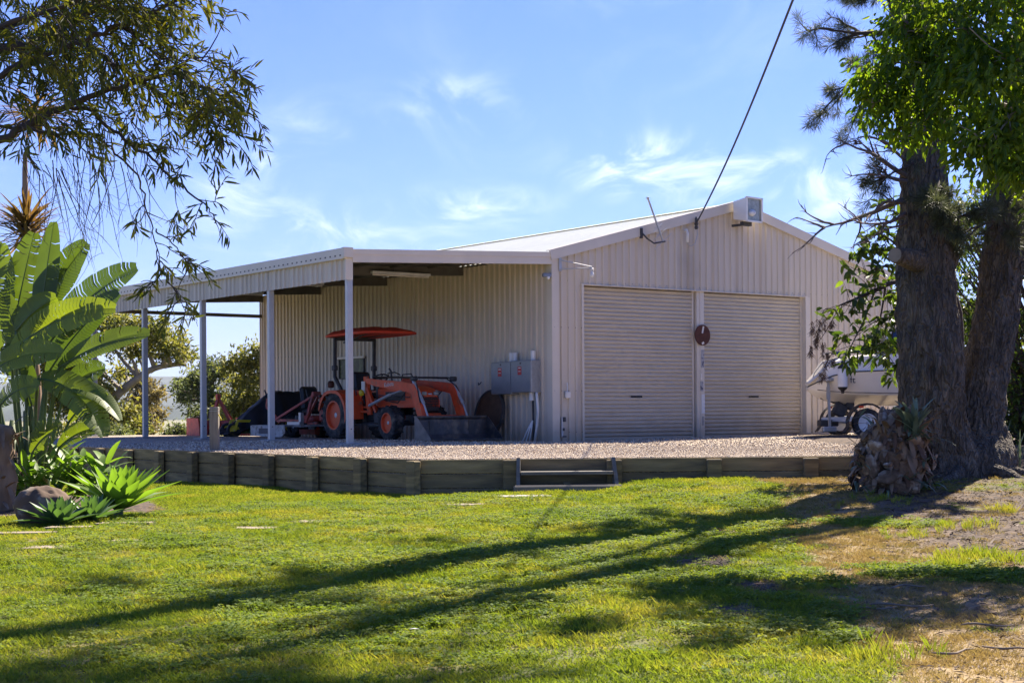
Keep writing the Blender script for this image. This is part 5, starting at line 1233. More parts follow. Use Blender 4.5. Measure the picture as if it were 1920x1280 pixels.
# bare hanging twigs
for _ in range(46):
    u = random.uniform(40, 270); q = U(u, random.uniform(230, 330), random.uniform(7.0, 8.0)); L = random.uniform(.25, .55)
    pts, _ = path(q, Vector((random.uniform(-.1, .5), random.uniform(-.2, .2), -.8)), L, 8, .13, -.13); twig.tube([a - o0 for a in pts], [.003 - .0025 * i / 8 for i in range(9)], 4, False)
    for _ in range(3):
        j = random.randint(3, 7); p2, _ = path(pts[j], rv() + Vector((.1, 0, -1)), random.uniform(.05, .15), 4, .2, -.1); twig.tube([a - o0 for a in p2], .001, 3, False)
# filling foliage deeper in, out to the left of the frame and above it
for _ in range(520):
    u, v = random.uniform(-260, 250), random.uniform(-240, 250)
    if u > 60 and v > 150 and random.random() < .6: continue
    q = U(u, v, random.uniform(6.6, 9.2)); leaf_twig(q, rv() + Vector((.3, 0, -.4)), random.uniform(.10, .24), 1.1)
for _ in range(110):
    q = U(random.uniform(180, 400), random.uniform(-200, 25), random.uniform(6.6, 8.2)); leaf_twig(q, rv() + Vector((.3, 0, -.4)), random.uniform(.08, .2), 1.2)
for _ in range(46):
    q = U(random.gauss(382, 32), random.gauss(210, 34), random.uniform(6.9, 7.6)); leaf_twig(q, rv() + Vector((.5, 0, -.3)), random.uniform(.06, .13), 1.2)
tr = [Vector((0, 0, -.1)), Vector((.1, 0, 1.0)), Vector((.35, -.1, 2.0)), Vector((.9, -.3, 2.9)), Vector((1.6, -.6, 3.3)), U(-150, 250, 7.4) - o0]
mb.tube(smoothpath(tr), [.2 - .0075 * i for i in range(21)], 10)
for k in (0, 1, 2, 3, 6, 10):
    q = U(*limbs[k][0][0]) - o0; mb.tube(smoothpath([Vector((.6, -.2, 2.4)), Vector((.6, -.2, 2.4)).lerp(q, .3) + Vector((0, .1, .2)), Vector((.6, -.2, 2.4)).lerp(q, .65) + Vector((0, -.1, .06)), q], 4), [.055 + (limbs[k][1] - .055) * i / 12 for i in range(13)], 7)
mb.build('trunk', M['bark2'], OT, smooth=True); tag(twig.build('twigs', M['bark2'], OT), kind='stuff')
tag(leaves('leaves', LP, LDn, .068, .0115, M['willow'], OT, fine=True, fold=.15, curl=.10, seed=3), kind='stuff')

# ------------------------------------------------------------------ twin-trunk pine on the right
def bark_tube(name, specs, m, parent, seg=110, step=.05, amp=.06):
    V = []; Fq = []
    for pts, rad in specs:
        P_ = smoothpath([Vector(p) for p in pts], 6); Rr = np.interp(np.linspace(0, 1, len(P_)), np.linspace(0, 1, len(rad)), rad)
        # resample
        ds = [0]; 
        for i in range(len(P_) - 1): ds.append(ds[-1] + (P_[i + 1] - P_[i]).length)
        n = int(ds[-1] / step); o = len(V)
        for k in range(n + 1):
            s_ = ds[-1] * k / n; i = min(len(P_) - 2, max(0, int(np.searchsorted(ds, s_) - 1))); t = (s_ - ds[i]) / max(1e-6, ds[i + 1] - ds[i])
            c = P_[i].lerp(P_[i + 1], t); r = Rr[i] * (1 - t) + Rr[i + 1] * t
            for j in range(seg):
                a = 2 * math.pi * j / seg; d = Vector((math.cos(a), math.sin(a), 0))
                q = Vector((d.x * r * 16, d.y * r * 16, c.z * 2.6)); f = noise.noise(q) ; f2 = noise.noise(q * 2.3 + Vector((5, 5, 5)))
                big = noise.noise(Vector((d.x * 1.2, d.y * 1.2, c.z * .9 + o)))
                rr = r * (1 + .10 * big) + amp * (abs(f) * 1.6 - .35 + .4 * f2) * min(1, r / .25)
                V.append(tuple(c + d * rr))
        Fq += [(o + k * seg + j, o + k * seg + (j + 1) % seg, o + (k + 1) * seg + (j + 1) % seg, o + (k + 1) * seg + j) for k in range(n) for j in range(seg)]
    return np_mesh(name, V, Fq, m, parent, smooth=True)
bz = lawnz(5.9, 20.6); PT = empty('pine_tree', (5.95, 20.6, bz), 0, 'huge old pine with two dark rough-barked trunks splitting near the ground', 'tree')
pl = PT.location.copy()
def L3(u, v, Y): return U(u, v, Y) - pl
t1 = [Vector((-.05, 0, -.25)), Vector((-.12, 0, .25)), L3(1752, 800, 20.5), L3(1745, 700, 20.4), L3(1740, 600, 20.4), L3(1736, 450, 20.5), L3(1731, 260, 20.6), L3(1722, 60, 20.8), L3(1705, -150, 21), L3(1700, -600, 21.2), L3(1690, -1150, 21.4), L3(1685, -1450, 21.5), L3(1680, -1800, 21.5)]
r1 = [.66, .50, .44, .42, .39, .35, .26, .24, .235, .22, .18, .12, .04]
t2 = [Vector((.10, .05, -.25)), Vector((.25, .05, .3)), L3(1828, 800, 20.8), L3(1846, 700, 20.9), L3(1866, 600, 21.0), L3(1882, 480, 21.1), L3(1905, 300, 21.3), L3(1935, 50, 21.6), L3(1950, -300, 21.8), L3(1965, -800, 22), L3(1970, -1300, 22), L3(1970, -1700, 22)]
r2 = [.64, .50, .38, .30, .285, .27, .25, .24, .23, .19, .12, .04]
bark_tube('trunk', [(t1, r1), (t2, r2)], M['bark'], PT)
# root flare
s = MB()
for a, l in ((200, 1.2), (150, .9), (245, 1.0), (300, 1.3), (340, 1.1), (20, .9)):
    d = Vector((math.cos(R(a)), math.sin(R(a)), 0)); pp = []
    for k in range(7):
        q = d * (.35 + l * k / 6) + Vector((.08 * math.sin(k), .05 * math.cos(k * 2), 0)); q.z = lawnz(pl.x + q.x, pl.y + q.y) - pl.z + .16 * (1 - k / 6) ** 2 - .03 - .02 * k / 6; pp.append(q)
    s.tube(pp, [.12, .10, .08, .06, .045, .035, .02], 9)
s.build('root_flare', M['bark'], PT, smooth=True)
# branches with needles
bm_ = MB(); NP_, ND_ = [], []
def tuft(q, d, n=16):
    for _ in range(n): NP_.append(q); ND_.append(d.normalized() * .6 + rv(.55))
def bough(p, d, L, r, tufts=1.0, lvl=0, grav=.0, dead=False):
    pts, de = path(p, d, L, 8, .12, grav); mb_ = dm_ if dead else bm_; mb_.tube(pts, [r * (1 - .8 * i / 8) for i in range(9)], 6)
    if lvl < 2:
        for _ in range(int((6 if lvl == 0 else 4))):
            j = random.randint(2, 8); dd = (pts[j] - pts[j - 1]).normalized(); bough(pts[j], dd + rv(.55), L * random.uniform(.25, .5), r * .45, tufts, lvl + 1, grav, dead)
    if not dead:
        for j in range(3, 9):
            if random.random() < tufts * (.6 if lvl == 0 else .95): tuft(pts[j], (pts[j] - pts[j - 1]), 14)
        if tufts > 0: tuft(pts[-1], de, 24)
dm_ = MB()
for (u, v, Y, eu, ev, eY, r, tf) in ((1700, 60, 20.8, 1575, 75, 20.3, .05, .89), (1705, -20, 20.9, 1560, -30, 20.4, .06, .89), (1715, 90, 20.8, 1580, 150, 20.4, .035, .89), (1710, 130, 20.8, 1600, 190, 20.2, .03, .89), (1725, 40, 20.8, 1640, -10, 20, .04, .89),
                                     (1745, 330, 20.4, 1800, 345, 19.7, .05, .8), (1745, 380, 20.4, 1790, 410, 19.6, .04, 1), (1890, 400, 21.0, 1840, 430, 20.2, .04, 1), (1895, 380, 21.1, 1930, 450, 20.0, .04, 1), (1890, 330, 21.2, 1960, 380, 20.2, .05, .8), (1740, 300, 20.4, 1680, 330, 19.8, .03, .3)):
    a, b = L3(u, v, Y), L3(eu, ev, eY); bough(a, b - a, (b - a).length, r, tf, 0 if tf < .9 else 0, -.02)
for (u, v, Y, eu, ev, eY, r) in ((1700, 330, 20.3, 1565, 285, 20.0, .035), (1695, 380, 20.3, 1600, 370, 20.0, .03), (1695, 375, 20.3, 1560, 455, 19.9, .04), (1697, 400, 20.3, 1610, 440, 19.9, .03), (1700, 300, 20.3, 1620, 230, 20.0, .025), (1700, 280, 20.3, 1650, 270, 19.9, .03), (1700, 420, 20.3, 1640, 430, 19.9, .02), (1700, 340, 20.3, 1600, 330, 19.8, .03)):
    a, b = L3(u, v, Y), L3(eu, ev, eY); bough(a, b - a, (b - a).length, r, 0, 0, -.01, True)
# high crown, above the frame: boughs high on both trunks
for tt, cnt in ((t1, 22), (t2, 22)):
    for _ in range(cnt):
        h = random.uniform(17.6, 20.2); 
        k = min(range(len(tt)), key=lambda i: abs(tt[i].z - h)); c = tt[k].copy(); c.z = h; a = random.uniform(0, 6.28)
        bough(c, Vector((math.cos(a), math.sin(a), random.uniform(.0, .4))), random.uniform(1.2, 2.6), .05, .9, 0, -.01)
for (h, a, L) in ((8.3, 200, .9), (9.6, 160, 1.2), (11.8, 170, 1.1), (12.8, 140, 1.3), (13.4, 340, 1.2)):
    k = min(range(len(t1)), key=lambda i: abs(t1[i].z - h)); c = t1[k].copy(); c.z = h; bough(c, Vector((math.cos(R(a)), math.sin(R(a)), .15)), L, .05, .5, 0, -.02)
for (h0, h1, dx, dy, r_, tt) in ((5.0, 13.5, -.9, .2, .12, t1), (6.0, 15.0, 1.0, -.3, .12, t1), (5.5, 14, .9, .3, .10, t2), (3.8, 8.5, .6, -.2, .07, t1)):
    a = min(tt, key=lambda q: abs(q.z - h0)).copy(); a.z = h0; b = a + Vector((dx, dy, h1 - h0)); bm_.tube(smoothpath([a, a.lerp(b, .3) + Vector((dx * .35, dy * .3, 0)), a.lerp(b, .65) + Vector((dx * .1, 0, 0)), b], 4), [r_ * (1 - .75 * i / 12) for i in range(13)], 8)
    for _ in range(4): c = a.lerp(b, random.uniform(.45, .95)); bough(c, Vector((random.choice((-1, 1)) * .8, random.gauss(0, .4), .5)), random.uniform(.5, .9), .03, .5, 1)
bm_.build('branches', M['bark2'], PT, smooth=True); dm_.build('dead_branches', M['deadtwig'], PT, smooth=True)
tag(leaves('needles', NP_, ND_, .17, .006, M['needle'], PT, fold=.0, curl=.05, seed=9), kind='stuff')
s = MB()
for (u, v) in ((1640, 300), (1648, 312), (1625, 338), (1618, 345), (1632, 330), (1608, 265), (1655, 320)):
    c = L3(u, v, 20.1)
    for _ in range(26): d = rv(1).normalized(); s.tube([c + d * .02, c + d * random.uniform(.05, .11)], [.008, .002], 3, False)
s.build('seed_cluster', M['cone'], PT)
s = MB(); a, b = L3(1722, 490, 20.2), L3(1678, 478, 19.75); s.tube([a, a.lerp(b, .6), b], [.16, .12, .10], 14); s.build('sawn_stub', M['bark'], PT, smooth=True, auto=40)
s = MB(); d = (b - a).normalized(); s.tube([b - d * .002, b + d * .006], .092, 14); s.build('sawn_face', M['paver'], PT)

# ------------------------------------------------------------------ bright leafy tree hanging in from the right
LT = empty('leafy_tree', (7.1, 14.6, lawnz(7.1, 14.6)), 0, 'bright green tree with dense drooping foliage filling the top right corner', 'tree'); ll = LT.location.copy()
blobs = [(1660, 120, 14.2, 60), (1700, 60, 14, 60), (1645, 190, 14.2, 42), (1700, 180, 14.2, 60), (1760, 120, 14, 75), (1745, 215, 14, 48), (1820, 60, 13.6, 90), (1830, 170, 13.6, 85), (1900, 110, 13.2, 95), (1890, 230, 13.2, 75), (1810, 265, 13.6, 42), (1860, 285, 13.3, 50), (1930, 300, 13.2, 60),
         (1760, 20, 14, 80), (1700, -20, 14.2, 50), (1870, -50, 13.6, 80), (1960, 0, 13.2, 120), (1980, 180, 13.2, 110), (2080, 100, 13.4, 130), (2060, -80, 13.6, 140), (1960, -170, 14, 100), (2000, 330, 13.5, 90), (2120, 260, 13.8, 110), (2120, -200, 14, 120), (1690, 240, 14.2, 26), (1625, 150, 14.2, 30)]
for _ in range(15): blobs.append((random.uniform(1560, 2060), random.uniform(-310, -120), random.uniform(13, 14.8), random.uniform(26, 52)))
P_, D_, RN = [], [], []; br = MB(); hub = Vector((0, 0, 3.0))
for (u, v, Y, rp_) in blobs:
    c = U(u, v, Y) - ll; rr = rp_ / F * Y; n = int(400 * (rp_ / 60) ** 1.9) if u < 1960 else int(80 * (rp_ / 60) ** 1.9)
    br.tube(smoothpath([hub + Vector((0, 0, random.uniform(-.4, .8))), hub.lerp(c, .5) + rv(.12) + Vector((0, 0, .25)), c], 4), [.055 - .05 * i / 8 for i in range(9)], 5)
    for _ in range(9): e_ = c + rv(.5) * rr; br.tube([c, c.lerp(e_, .5) + rv(.03), e_], [.012, .008, .004], 4, False)
    for _ in range(n // 5):      # small sprays of five leaves
        q = c + rv(1).normalized() * rr * (random.random() ** .45 * random.choice((1, 1, 1, 1.3))); q.z -= .1 * rr
        dd = Vector((q.x - c.x, q.y - c.y, (q.z - c.z) * .6 - .5 * rr)) / rr + rv(.35)
        sh = random.random() ** 1.5
        for k in range(5): P_.append(q + rv(.03) - Vector((0, 0, .02 * k))); D_.append(dd.normalized() + rv(.42) + Vector((0, 0, -.35))); RN.append(min(1, max(0, sh + random.gauss(0, .15))))
tk = [Vector((0, 0, -.2)), Vector((.05, 0, 1)), Vector((-.05, 0, 2.0)), Vector((0, 0, 3.2)), Vector((.1, .1, 4.6))]
br.tube(smoothpath(tk, 3), [.24, .2, .19, .18, .17, .16, .15, .14, .13, .12, .1, .08, .06], 12)
br.build('trunk', M['bark3'], LT, smooth=True)
tag(leaves('leaves', P_, D_, .092, .034, M['crown'], LT, fine=True, seed=21, rnd=np.array(RN)), kind='stuff')

# ------------------------------------------------------------------ broad-leaved branches left of the trunk, and the shrub mass behind
BS = empty('broad_leaved_shrub', (6.3, 22.3, -.75), 0, 'dark broad-leaved shrub reaching out left of the pine trunk in front of the boat', 'shrub'); bl_ = BS.location.copy()
sb = MB(); P_, D_ = [], []
def L4(u, v, Y): return U(u, v, Y) - bl_
def broad(pts, r, cl, n, spread=.16, lo=.3):
    pp = smoothpath([L4(*q) for q in pts], 5); m_ = len(pp); sb.tube(pp, [r * (1 - .8 * i / (m_ - 1)) for i in range(m_)], 6)
    for _ in range(n):
        t = random.uniform(lo, 1) * (m_ - 1.001); i = int(t); q = pp[i].lerp(pp[i + 1], t - i); e_ = q + rv(spread); sb.tube([q, e_], [.006, .003], 3, False)
        for _ in range(random.randint(3, 5)): P_.append(e_ + rv(.02)); D_.append(rv(.7) + Vector((-.15, 0, -.55)))
broad([(1720, 535, 21.9), (1680, 528, 21.4), (1640, 545, 21.0), (1605, 560, 20.8), (1575, 572, 20.7)], .045, 0, 26)
broad([(1720, 520, 22), (1690, 505, 21.6), (1650, 500, 21.2), (1620, 520, 21)], .03, 0, 22)
broad([(1640, 545, 21.0), (1620, 600, 20.9), (1600, 640, 20.8), (1590, 660, 20.8)], .015, 0, 18)
broad([(1660, 540, 21.2), (1650, 600, 21.1), (1640, 640, 21.0), (1640, 660, 21)], .015, 0, 24, .14)
broad([(1700, 480, 21.8), (1670, 450, 21.5), (1640, 440, 21.3), (1600, 460, 21.1)], .02, 0, 26, .14)
broad([(1700, 430, 21.8), (1680, 400, 21.6), (1665, 395, 21.5)], .015, 0, 10, .12)
broad([(1680, 600, 21.4), (1670, 640, 21.2), (1665, 690, 21.1)], .012, 0, 16, .12)
sb.tube(smoothpath([Vector((.2, 0, -.1)), L4(1800, 700, 22.2), L4(1790, 560, 22.1), L4(1720, 525, 22)], 4), [.09 - .004 * i for i in range(13)], 8)
sb.build('branches', M['bark2'], BS, smooth=True)
tag(leaves('leaves', P_, D_, .15, .062, M['shrub'], BS, fine=True, seed=31), kind='stuff')
hb = MB(); 
for pts in ([(1600, 562, 20.8), (1570, 580, 20.7), (1550, 578, 20.7), (1540, 590, 20.7)], [(1575, 572, 20.7), (1555, 610, 20.7), (1535, 640, 20.7), (1525, 645, 20.7)], [(1600, 620, 20.8), (1570, 650, 20.7), (1555, 670, 20.7), (1545, 690, 20.7)]):
    hb.tube(smoothpath([L4(*q) for q in pts], 4), .006, 4)
for (u, v, l) in ((1523, 602, .17), (1532, 618, .16), (1545, 592, .2), (1530, 630, .15), (1543, 640, .2), (1520, 648, .14), (1560, 600, .1), (1546, 678, .24), (1552, 660, .18), (1540, 698, .12), (1562, 672, .1), (1536, 598, .15)):
    c = L4(u, v, 20.7)
    for _ in range(60): a = random.random(); q = c + Vector((random.gauss(0, .014), random.gauss(0, .014), -a * l)); hb.tube([q, q + Vector((random.gauss(0, .03), random.gauss(0, .03), -.05))], [.004, .001], 3, False)
tag(hb.build('dead_seed_heads', M['cone'], BS), kind='stuff')
BG = empty('hedge_shrub', (9.2, 24.8, -.7), 0, 'dense dark shrub mass behind the pine trunks at the right edge', 'shrub'); bb = BG.location.copy()
P_, D_, RN = [], [], []; s = MB()
for _ in range(270):
    c = Vector((random.uniform(6.7, 11.5), random.uniform(23.6, 26.5), random.uniform(-.6, 3.6)))
    if c.z > 3.2 and c.x < 7.4 and random.random() < .5: continue
    if c.z < .9 and c.x < 7.5: c.x += .5
    r = random.uniform(.3, .5); c -= bb; s.tube([Vector((c.x * .3, c.y * .3, 0)), c * .6, c], [.04, .02, .008], 5, False)
    for _ in range(62): q = c + rv(1).normalized() * r * random.random() ** .4; P_.append(q); D_.append((q - c) / r + rv(.5) + Vector((0, 0, -.4))); RN.append(random.random() ** 2.2)
s.build('branches', M['bark2'], BG); tag(leaves('leaves', P_, D_, .13, .05, M['shrub'], BG, seed=33, rnd=np.array(RN)), kind='stuff')

# ------------------------------------------------------------------ staghorn stump at the foot of the pine
sp0 = hit(1683, 922, lawnz); sp0.y += .3
SG = empty('staghorn_stump', (sp0.x, sp0.y, lawnz(sp0.x, sp0.y)), 0, 'lumpy brown staghorn-fern covered stump with grey-green fronds at the foot of the pine', 'stump')
def blobmesh(c, rx, ry, rz_, amp, fr_, nu=28, nv=18, off=0, up=True):
    V = []; 
    for j in range(nv + 1):
        ph = math.pi * j / nv
        for i in range(nu):
            a = 2 * math.pi * i / nu; d = Vector((math.sin(ph) * math.cos(a), math.sin(ph) * math.sin(a), math.cos(ph)))
            k = 1 + amp * noise.noise(d * fr_ + Vector((off, off, off))) + amp * .5 * noise.noise(d * fr_ * 2.7 + Vector((off, 0, off)))
            V.append((c[0] + d.x * rx * k, c[1] + d.y * ry * k, c[2] + d.z * rz_ * k))
    return V, [(j * nu + i, j * nu + (i + 1) % nu, (j + 1) * nu + (i + 1) % nu, (j + 1) * nu + i) for j in range(nv) for i in range(nu)]
s = MB(); s.add(*blobmesh((0, 0, .36), .37, .37, .46, .3, 3, 48, 30)); s.build('stump_core', M['stag'], SG, smooth=True)
def shield_plate(k):
    s = MB(); s.add(*blobmesh((0, 0, 0), .17, .13, .055, .45, 2.6, 14, 8, off=k * 3.7)); return s
sm = []
for k in range(3):
    o = shield_plate(k).build('shield_frond', M['stag'], SG, smooth=True); sm.append(o.data); bpy.data.objects.remove(o)
for k in range(150):
    a = random.uniform(0, 6.28); z = random.uniform(.02, .95); r = (.43 + .07 * math.sin(a * 3 + z * 5)) * (1 - .30 * abs(z - .35) ** 1.2) * random.uniform(.9, 1.06)
    r *= 1 - .42 * max(0, (z - .45) / .5)
    o = link('shield_frond', sm[k % 3], SG, (math.cos(a) * r + .22 * max(0, z - .45), math.sin(a) * r, z)); n = Vector((math.cos(a), math.sin(a), random.uniform(-.7, .7)))
    q_ = n.to_track_quat('Z', 'Y'); o.rotation_mode = 'QUATERNION'; from mathutils import Quaternion
    o.rotation_quaternion = q_ @ Quaternion((0, 0, 1), random.uniform(0, 6.28)); f_ = random.uniform(.3, .9); o.scale = (f_, f_ * random.uniform(.5, 1.1), random.uniform(.3, .9))
def strap(mb_, p, d, L, W, droop=.8, n=6, fold=.15, taper=1.0, side=None):
    d = d.normalized(); s0 = (side or d.cross(Vector((0, 0, 1)))); s0 = s0.normalized() if s0.length > .05 else Vector((1, 0, 0)); o = []; q = p.copy()
    for k in range(n + 1):
        t = k / n; wd = W * .5 * (math.sin(math.pi * min(1, .12 + t * .88) ** taper) ** .7 if t < 1 else .02); nn = s0.cross(d)
        o += [q + s0 * wd + nn * fold * wd, q, q - s0 * wd + nn * fold * wd]; q = q + d * (L / n); d = (d + Vector((0, 0, -droop / n * (t + .2)))).normalized()
    mb_.add(o, [(k * 3 + a, k * 3 + a + 1, k * 3 + a + 4, k * 3 + a + 3) for k in range(n) for a in (0, 1)])
def put_leaf(parent, m, name, fn, rv_=None):
    s = MB(); fn(s); o = s.build(name, m, parent, smooth=True)
    a = o.data.attributes.new('rnd', 'FLOAT', 'FACE'); a.data.foreach_set('value', [random.random() if rv_ is None else rv_] * len(o.data.polygons)); return o
for k in range(150):
    a = random.uniform(2.6, 6.8); z = random.uniform(.05, .95); put_leaf(SG, M['fibre'] if k % 3 else M['cone'], 'dead_frond', lambda s: strap(s, Vector((math.cos(a) * .42 * (1 - .4 * max(0, z - .45)) + .2 * max(0, z - .45), math.sin(a) * .42 * (1 - .4 * max(0, z - .45)), z)), Vector((math.cos(a) * .6, math.sin(a) * .6, random.uniform(-1.2, .9))), random.uniform(.1, .3), random.uniform(.03, .08), 1.2))
for k in range(44):
    a = random.uniform(0, 6.28); put_leaf(SG, M['stagleaf'], 'frond', lambda s: strap(s, Vector((.16, -.40, .72)) + rv(.04), Vector((math.cos(a) * .7, math.sin(a) * .5 - .3, random.uniform(-.2, 1.5))), random.uniform(.28, .5), .055, 1.5))
for (x, y, z) in ((-.42, -.2, .3), (-.45, -.1, .1), (.1, -.45, .15), (-.15, -.4, .02), (-.38, 0, .9), (.35, -.3, .1), (.3, -.35, .35)):
    for k in range(5):
        a = random.uniform(3.2, 6.2); put_leaf(SG, M['stagleaf'], 'frond', lambda s: strap(s, Vector((x, y, z)), Vector((math.cos(a), math.sin(a), random.uniform(-.2, .8))), random.uniform(.2, .4), .035, 2.2))
for k in range(26):
    a = random.uniform(2.6, 4.4); put_leaf(SG, M['crown'], 'green_blade', lambda s: strap(s, Vector((.28, .8, 1.75)) + rv(.02), Vector((math.cos(a), math.sin(a) * .5, random.uniform(-.5, 1.2))), random.uniform(.35, .6), .028, 1.6))
# more strappy blades round the foot of the pine
for (u, v, n) in ((1790, 905, 0), (1868, 880, 14), (1905, 890, 12)):
    if not n: continue
    c = hit(u, v, lawnz); e = empty('strap_plant', c, 0, ['', '', ''][0] or ('thin strappy plant against the right pine trunk' if u < 1890 else 'thin strappy plant at the right edge beside the pine'), 'plant')
    for k in range(n):
        a = random.uniform(0, 6.28); put_leaf(e, M['stagleaf'], 'blade', lambda s: strap(s, rv(.04), Vector((math.cos(a) * .35, math.sin(a) * .35, 1)), random.uniform(.4, .9), .03, 1.2))

# ------------------------------------------------------------------ garden bed plants, left
def paddle(s, p, d, side, L, W, droop, cup=.35, tears=.35, twist=.0):
    """banana-like leaf: torn strips on both sides of an arching midrib"""
    d = d.normalized(); n = 34; q = p.copy(); mid = [q.copy()]; dirs = [d.copy()]
    for k in range(n): d = (d + Vector((0, 0, -droop / n))).normalized(); q = q + d * (L / n); mid.append(q.copy()); dirs.append(d.copy())
    side = (side - dirs[0] * side.dot(dirs[0])).normalized()
    for sg in (-1, 1):
        cutk = 0; tilt = 0
        for k in range(n):
            t0, t1_ = k / n, (k + 1) / n
            w0 = W * .5 * max(.0, math.sin(math.pi * (t0 * .93 + .045)) ** .55); w1_ = W * .5 * max(.0, math.sin(math.pi * (t1_ * .93 + .045)) ** .55)
            if random.random() < tears * .30: tilt = random.uniform(-.3, .25); gap = .75
            else: gap = 1.0; tilt *= .9
            pts = []
            for j, (tt, ww, kk) in enumerate(((t0, w0, k), (t1_, w1_ * 1, k + 1))):
                dd = dirs[kk]; sd_ = (side - dd * side.dot(dd)).normalized(); nn = sd_.cross(dd) ; nn = nn if nn.z > 0 else -nn
                fw = dd * (L / n) * (0 if j == 0 else (gap - 1))
                a_ = cup + tilt + (.022 if j else -.022)
                pts.append((mid[kk] + fw * 0, mid[kk] + sd_ * sg * ww * .5 * math.cos(a_) + nn * ww * .5 * math.sin(a_) + fw, mid[kk] + sd_ * sg * ww * math.cos(a_ * .4) + nn * ww * (.5 * math.sin(a_)) + fw * 1.4 + dd * .22 * ww))
            o = [pts[0][0], pts[0][1], pts[0][2], pts[1][2], pts[1][1], pts[1][0]]
            s.add(o, [(0, 1, 4, 5), (1, 2, 3, 4)])
    return mid
SN = hit(20, 985, lawnz); SNy = 21.3
ST2 = empty('bird_of_paradise', (-6.75, 21.3, -1.28), 0, 'giant bird of paradise plant with large torn banana-like leaves', 'plant'); sl_ = ST2.location.copy()
def L5(u, v, Y=21.0): return U(u, v, Y) - sl_
#        stalk bottom,     leaf base,  leaf tip,  width, droop, depth, tone
LV = [((60, 900), (70, 640), (98, 432), .50, .25, 21.3, .15), ((60, 900), (20, 640), (60, 450), .55, .2, 21.6, .2), ((70, 900), (60, 620), (150, 468), .62, .5, 21.5, .1), ((70, 900), (110, 560), (148, 470), .40, .3, 21.8, .05),
      ((80, 900), (95, 640), (232, 508), .58, .75, 21.2, .02), ((60, 900), (22, 660), (190, 575), .50, .9, 20.7, .95), ((90, 900), (90, 700), (205, 560), .55, .6, 21.0, .05), ((90, 900), (110, 690), (262, 625), .36, .6, 20.6, .35),
      ((50, 900), (-20, 700), (100, 660), .5, .9, 20.5, .9), ((80, 880), (70, 710), (150, 830), .52, 1.7, 20.5, .55), ((90, 890), (100, 730), (205, 790), .4, 1.6, 20.5, .8), ((90, 890), (120, 740), (185, 690), .5, 1.0, 20.9, .1),
      ((40, 900), (-10, 660), (0, 470), .6, .3, 21.6, .35), ((30, 900), (0, 760), (60, 720), .4, 1.2, 20.4, .8), ((70, 900), (50, 700), (10, 560), .5, .5, 21.2, .3), ((90, 900), (60, 760), (20, 660), .5, .9, 21.2, .1),
      ((90, 920), (110, 840), (180, 800), .34, 1.0, 20.5, .5), ((30, 900), (-60, 640), (-120, 480), .55, .5, 21.3, .3), ((60, 900), (-60, 740), (-150, 640), .55, .9, 20.9, .5), ((80, 900), (130, 790), (188, 740), .3, 1.2, 20.6, .9), ((60, 900), (30, 620), (95, 560), .5, .7, 20.9, .5), ((70, 920), (60, 850), (105, 800), .4, 1.2, 20.4, .6)]
for (sb0, lb, lt_, W_, dr0, Y, tone) in LV:
    a, b, c = L5(*sb0, 21.2), L5(*lb, Y), L5(*lt_, Y - .15); a.z = max(a.z, -.05) * .3
    d = (c - b); L_ = d.length * (1.05 + .12 * dr0); d0 = (d.normalized() + Vector((0, 0, dr0 * .5)))
    sd_ = d.cross(Vector((random.uniform(-.3, .3), -1, .35 + random.uniform(-.2, .3))))
    o = put_leaf(ST2, M['strel'], 'leaf', lambda s: paddle(s, b, d0, sd_, L_, W_ * random.uniform(.68, .92), dr0, cup=random.uniform(.15, .5), tears=random.uniform(.3, 1.0)), tone)
    s = MB(); pp = smoothpath([a * .5, a.lerp(b, .6) + Vector((-.06, 0, 0)), b], 5); s.tube(pp, [.035 - .002 * i for i in range(len(pp))], 7)
    # midrib
    n = 14; q = b.copy(); dd = d0.normalized(); mr_ = [q.copy()]
    for k in range(n): dd = (dd + Vector((0, 0, -dr0 / n))).normalized(); q = q + dd * (L_ / n); mr_.append(q.copy() - Vector((0, 0, .006)))
    s.tube(mr_, [.016 - .001 * i for i in range(n + 1)], 5); s.build('stalk', M['stalk'], ST2, smooth=True)
s = MB()
for k in range(9): 
    a = L5(random.uniform(0, 90), 930, 21.2); s.tube([Vector((a.x, 0, -.1)), Vector((a.x * .9 + random.gauss(0, .05), random.gauss(0, .1), .5)), Vector((a.x * .8, 0, random.uniform(.9, 1.5)))], [.09, .07, .04], 9)
s.build('stem_base', M['stalk'], ST2, smooth=True)
s = MB()
for k in range(34):
    q = Vector((random.uniform(-.9, .3), random.uniform(-.3, .1), random.uniform(.2, .9))); strap(s, q, Vector((random.gauss(0, .5), -.4, -.4)), random.uniform(.25, .6), .08, .9)
tag(s.build('dry_leaf', M['fibre'], ST2, smooth=True), kind='stuff')
# palm stump with fibre at the left edge
c = hit(8, 1000, lawnz); PS_ = empty('palm_stump', (U(-12, 900, 19.6).x, 19.8, lawnz(-6.4, 19.8)), 0, 'pale fibrous cut palm stump at the left edge behind the boulder', 'stump')
s = MB(); s.tube(smoothpath([Vector((0, 0, -.1)), Vector((.02, 0, .4)), Vector((-.03, 0, .85)), Vector((0, 0, 1.1))], 4), [.2 + .02 * math.sin(i * 2) for i in range(13)], 16); s.build('stem', M['fibre'], PS_, smooth=True)
s = MB()
for k in range(60):
    a = random.uniform(0, 6.28); z = random.uniform(.1, 1.15); strap(s, Vector((math.cos(a) * .2, math.sin(a) * .2, z)), Vector((math.cos(a) * .5, math.sin(a) * .5, random.uniform(-1, .5))), random.uniform(.12, .4), .05, .8)
tag(s.build('husk_fibre', M['fibre'], PS_, smooth=True), kind='stuff')
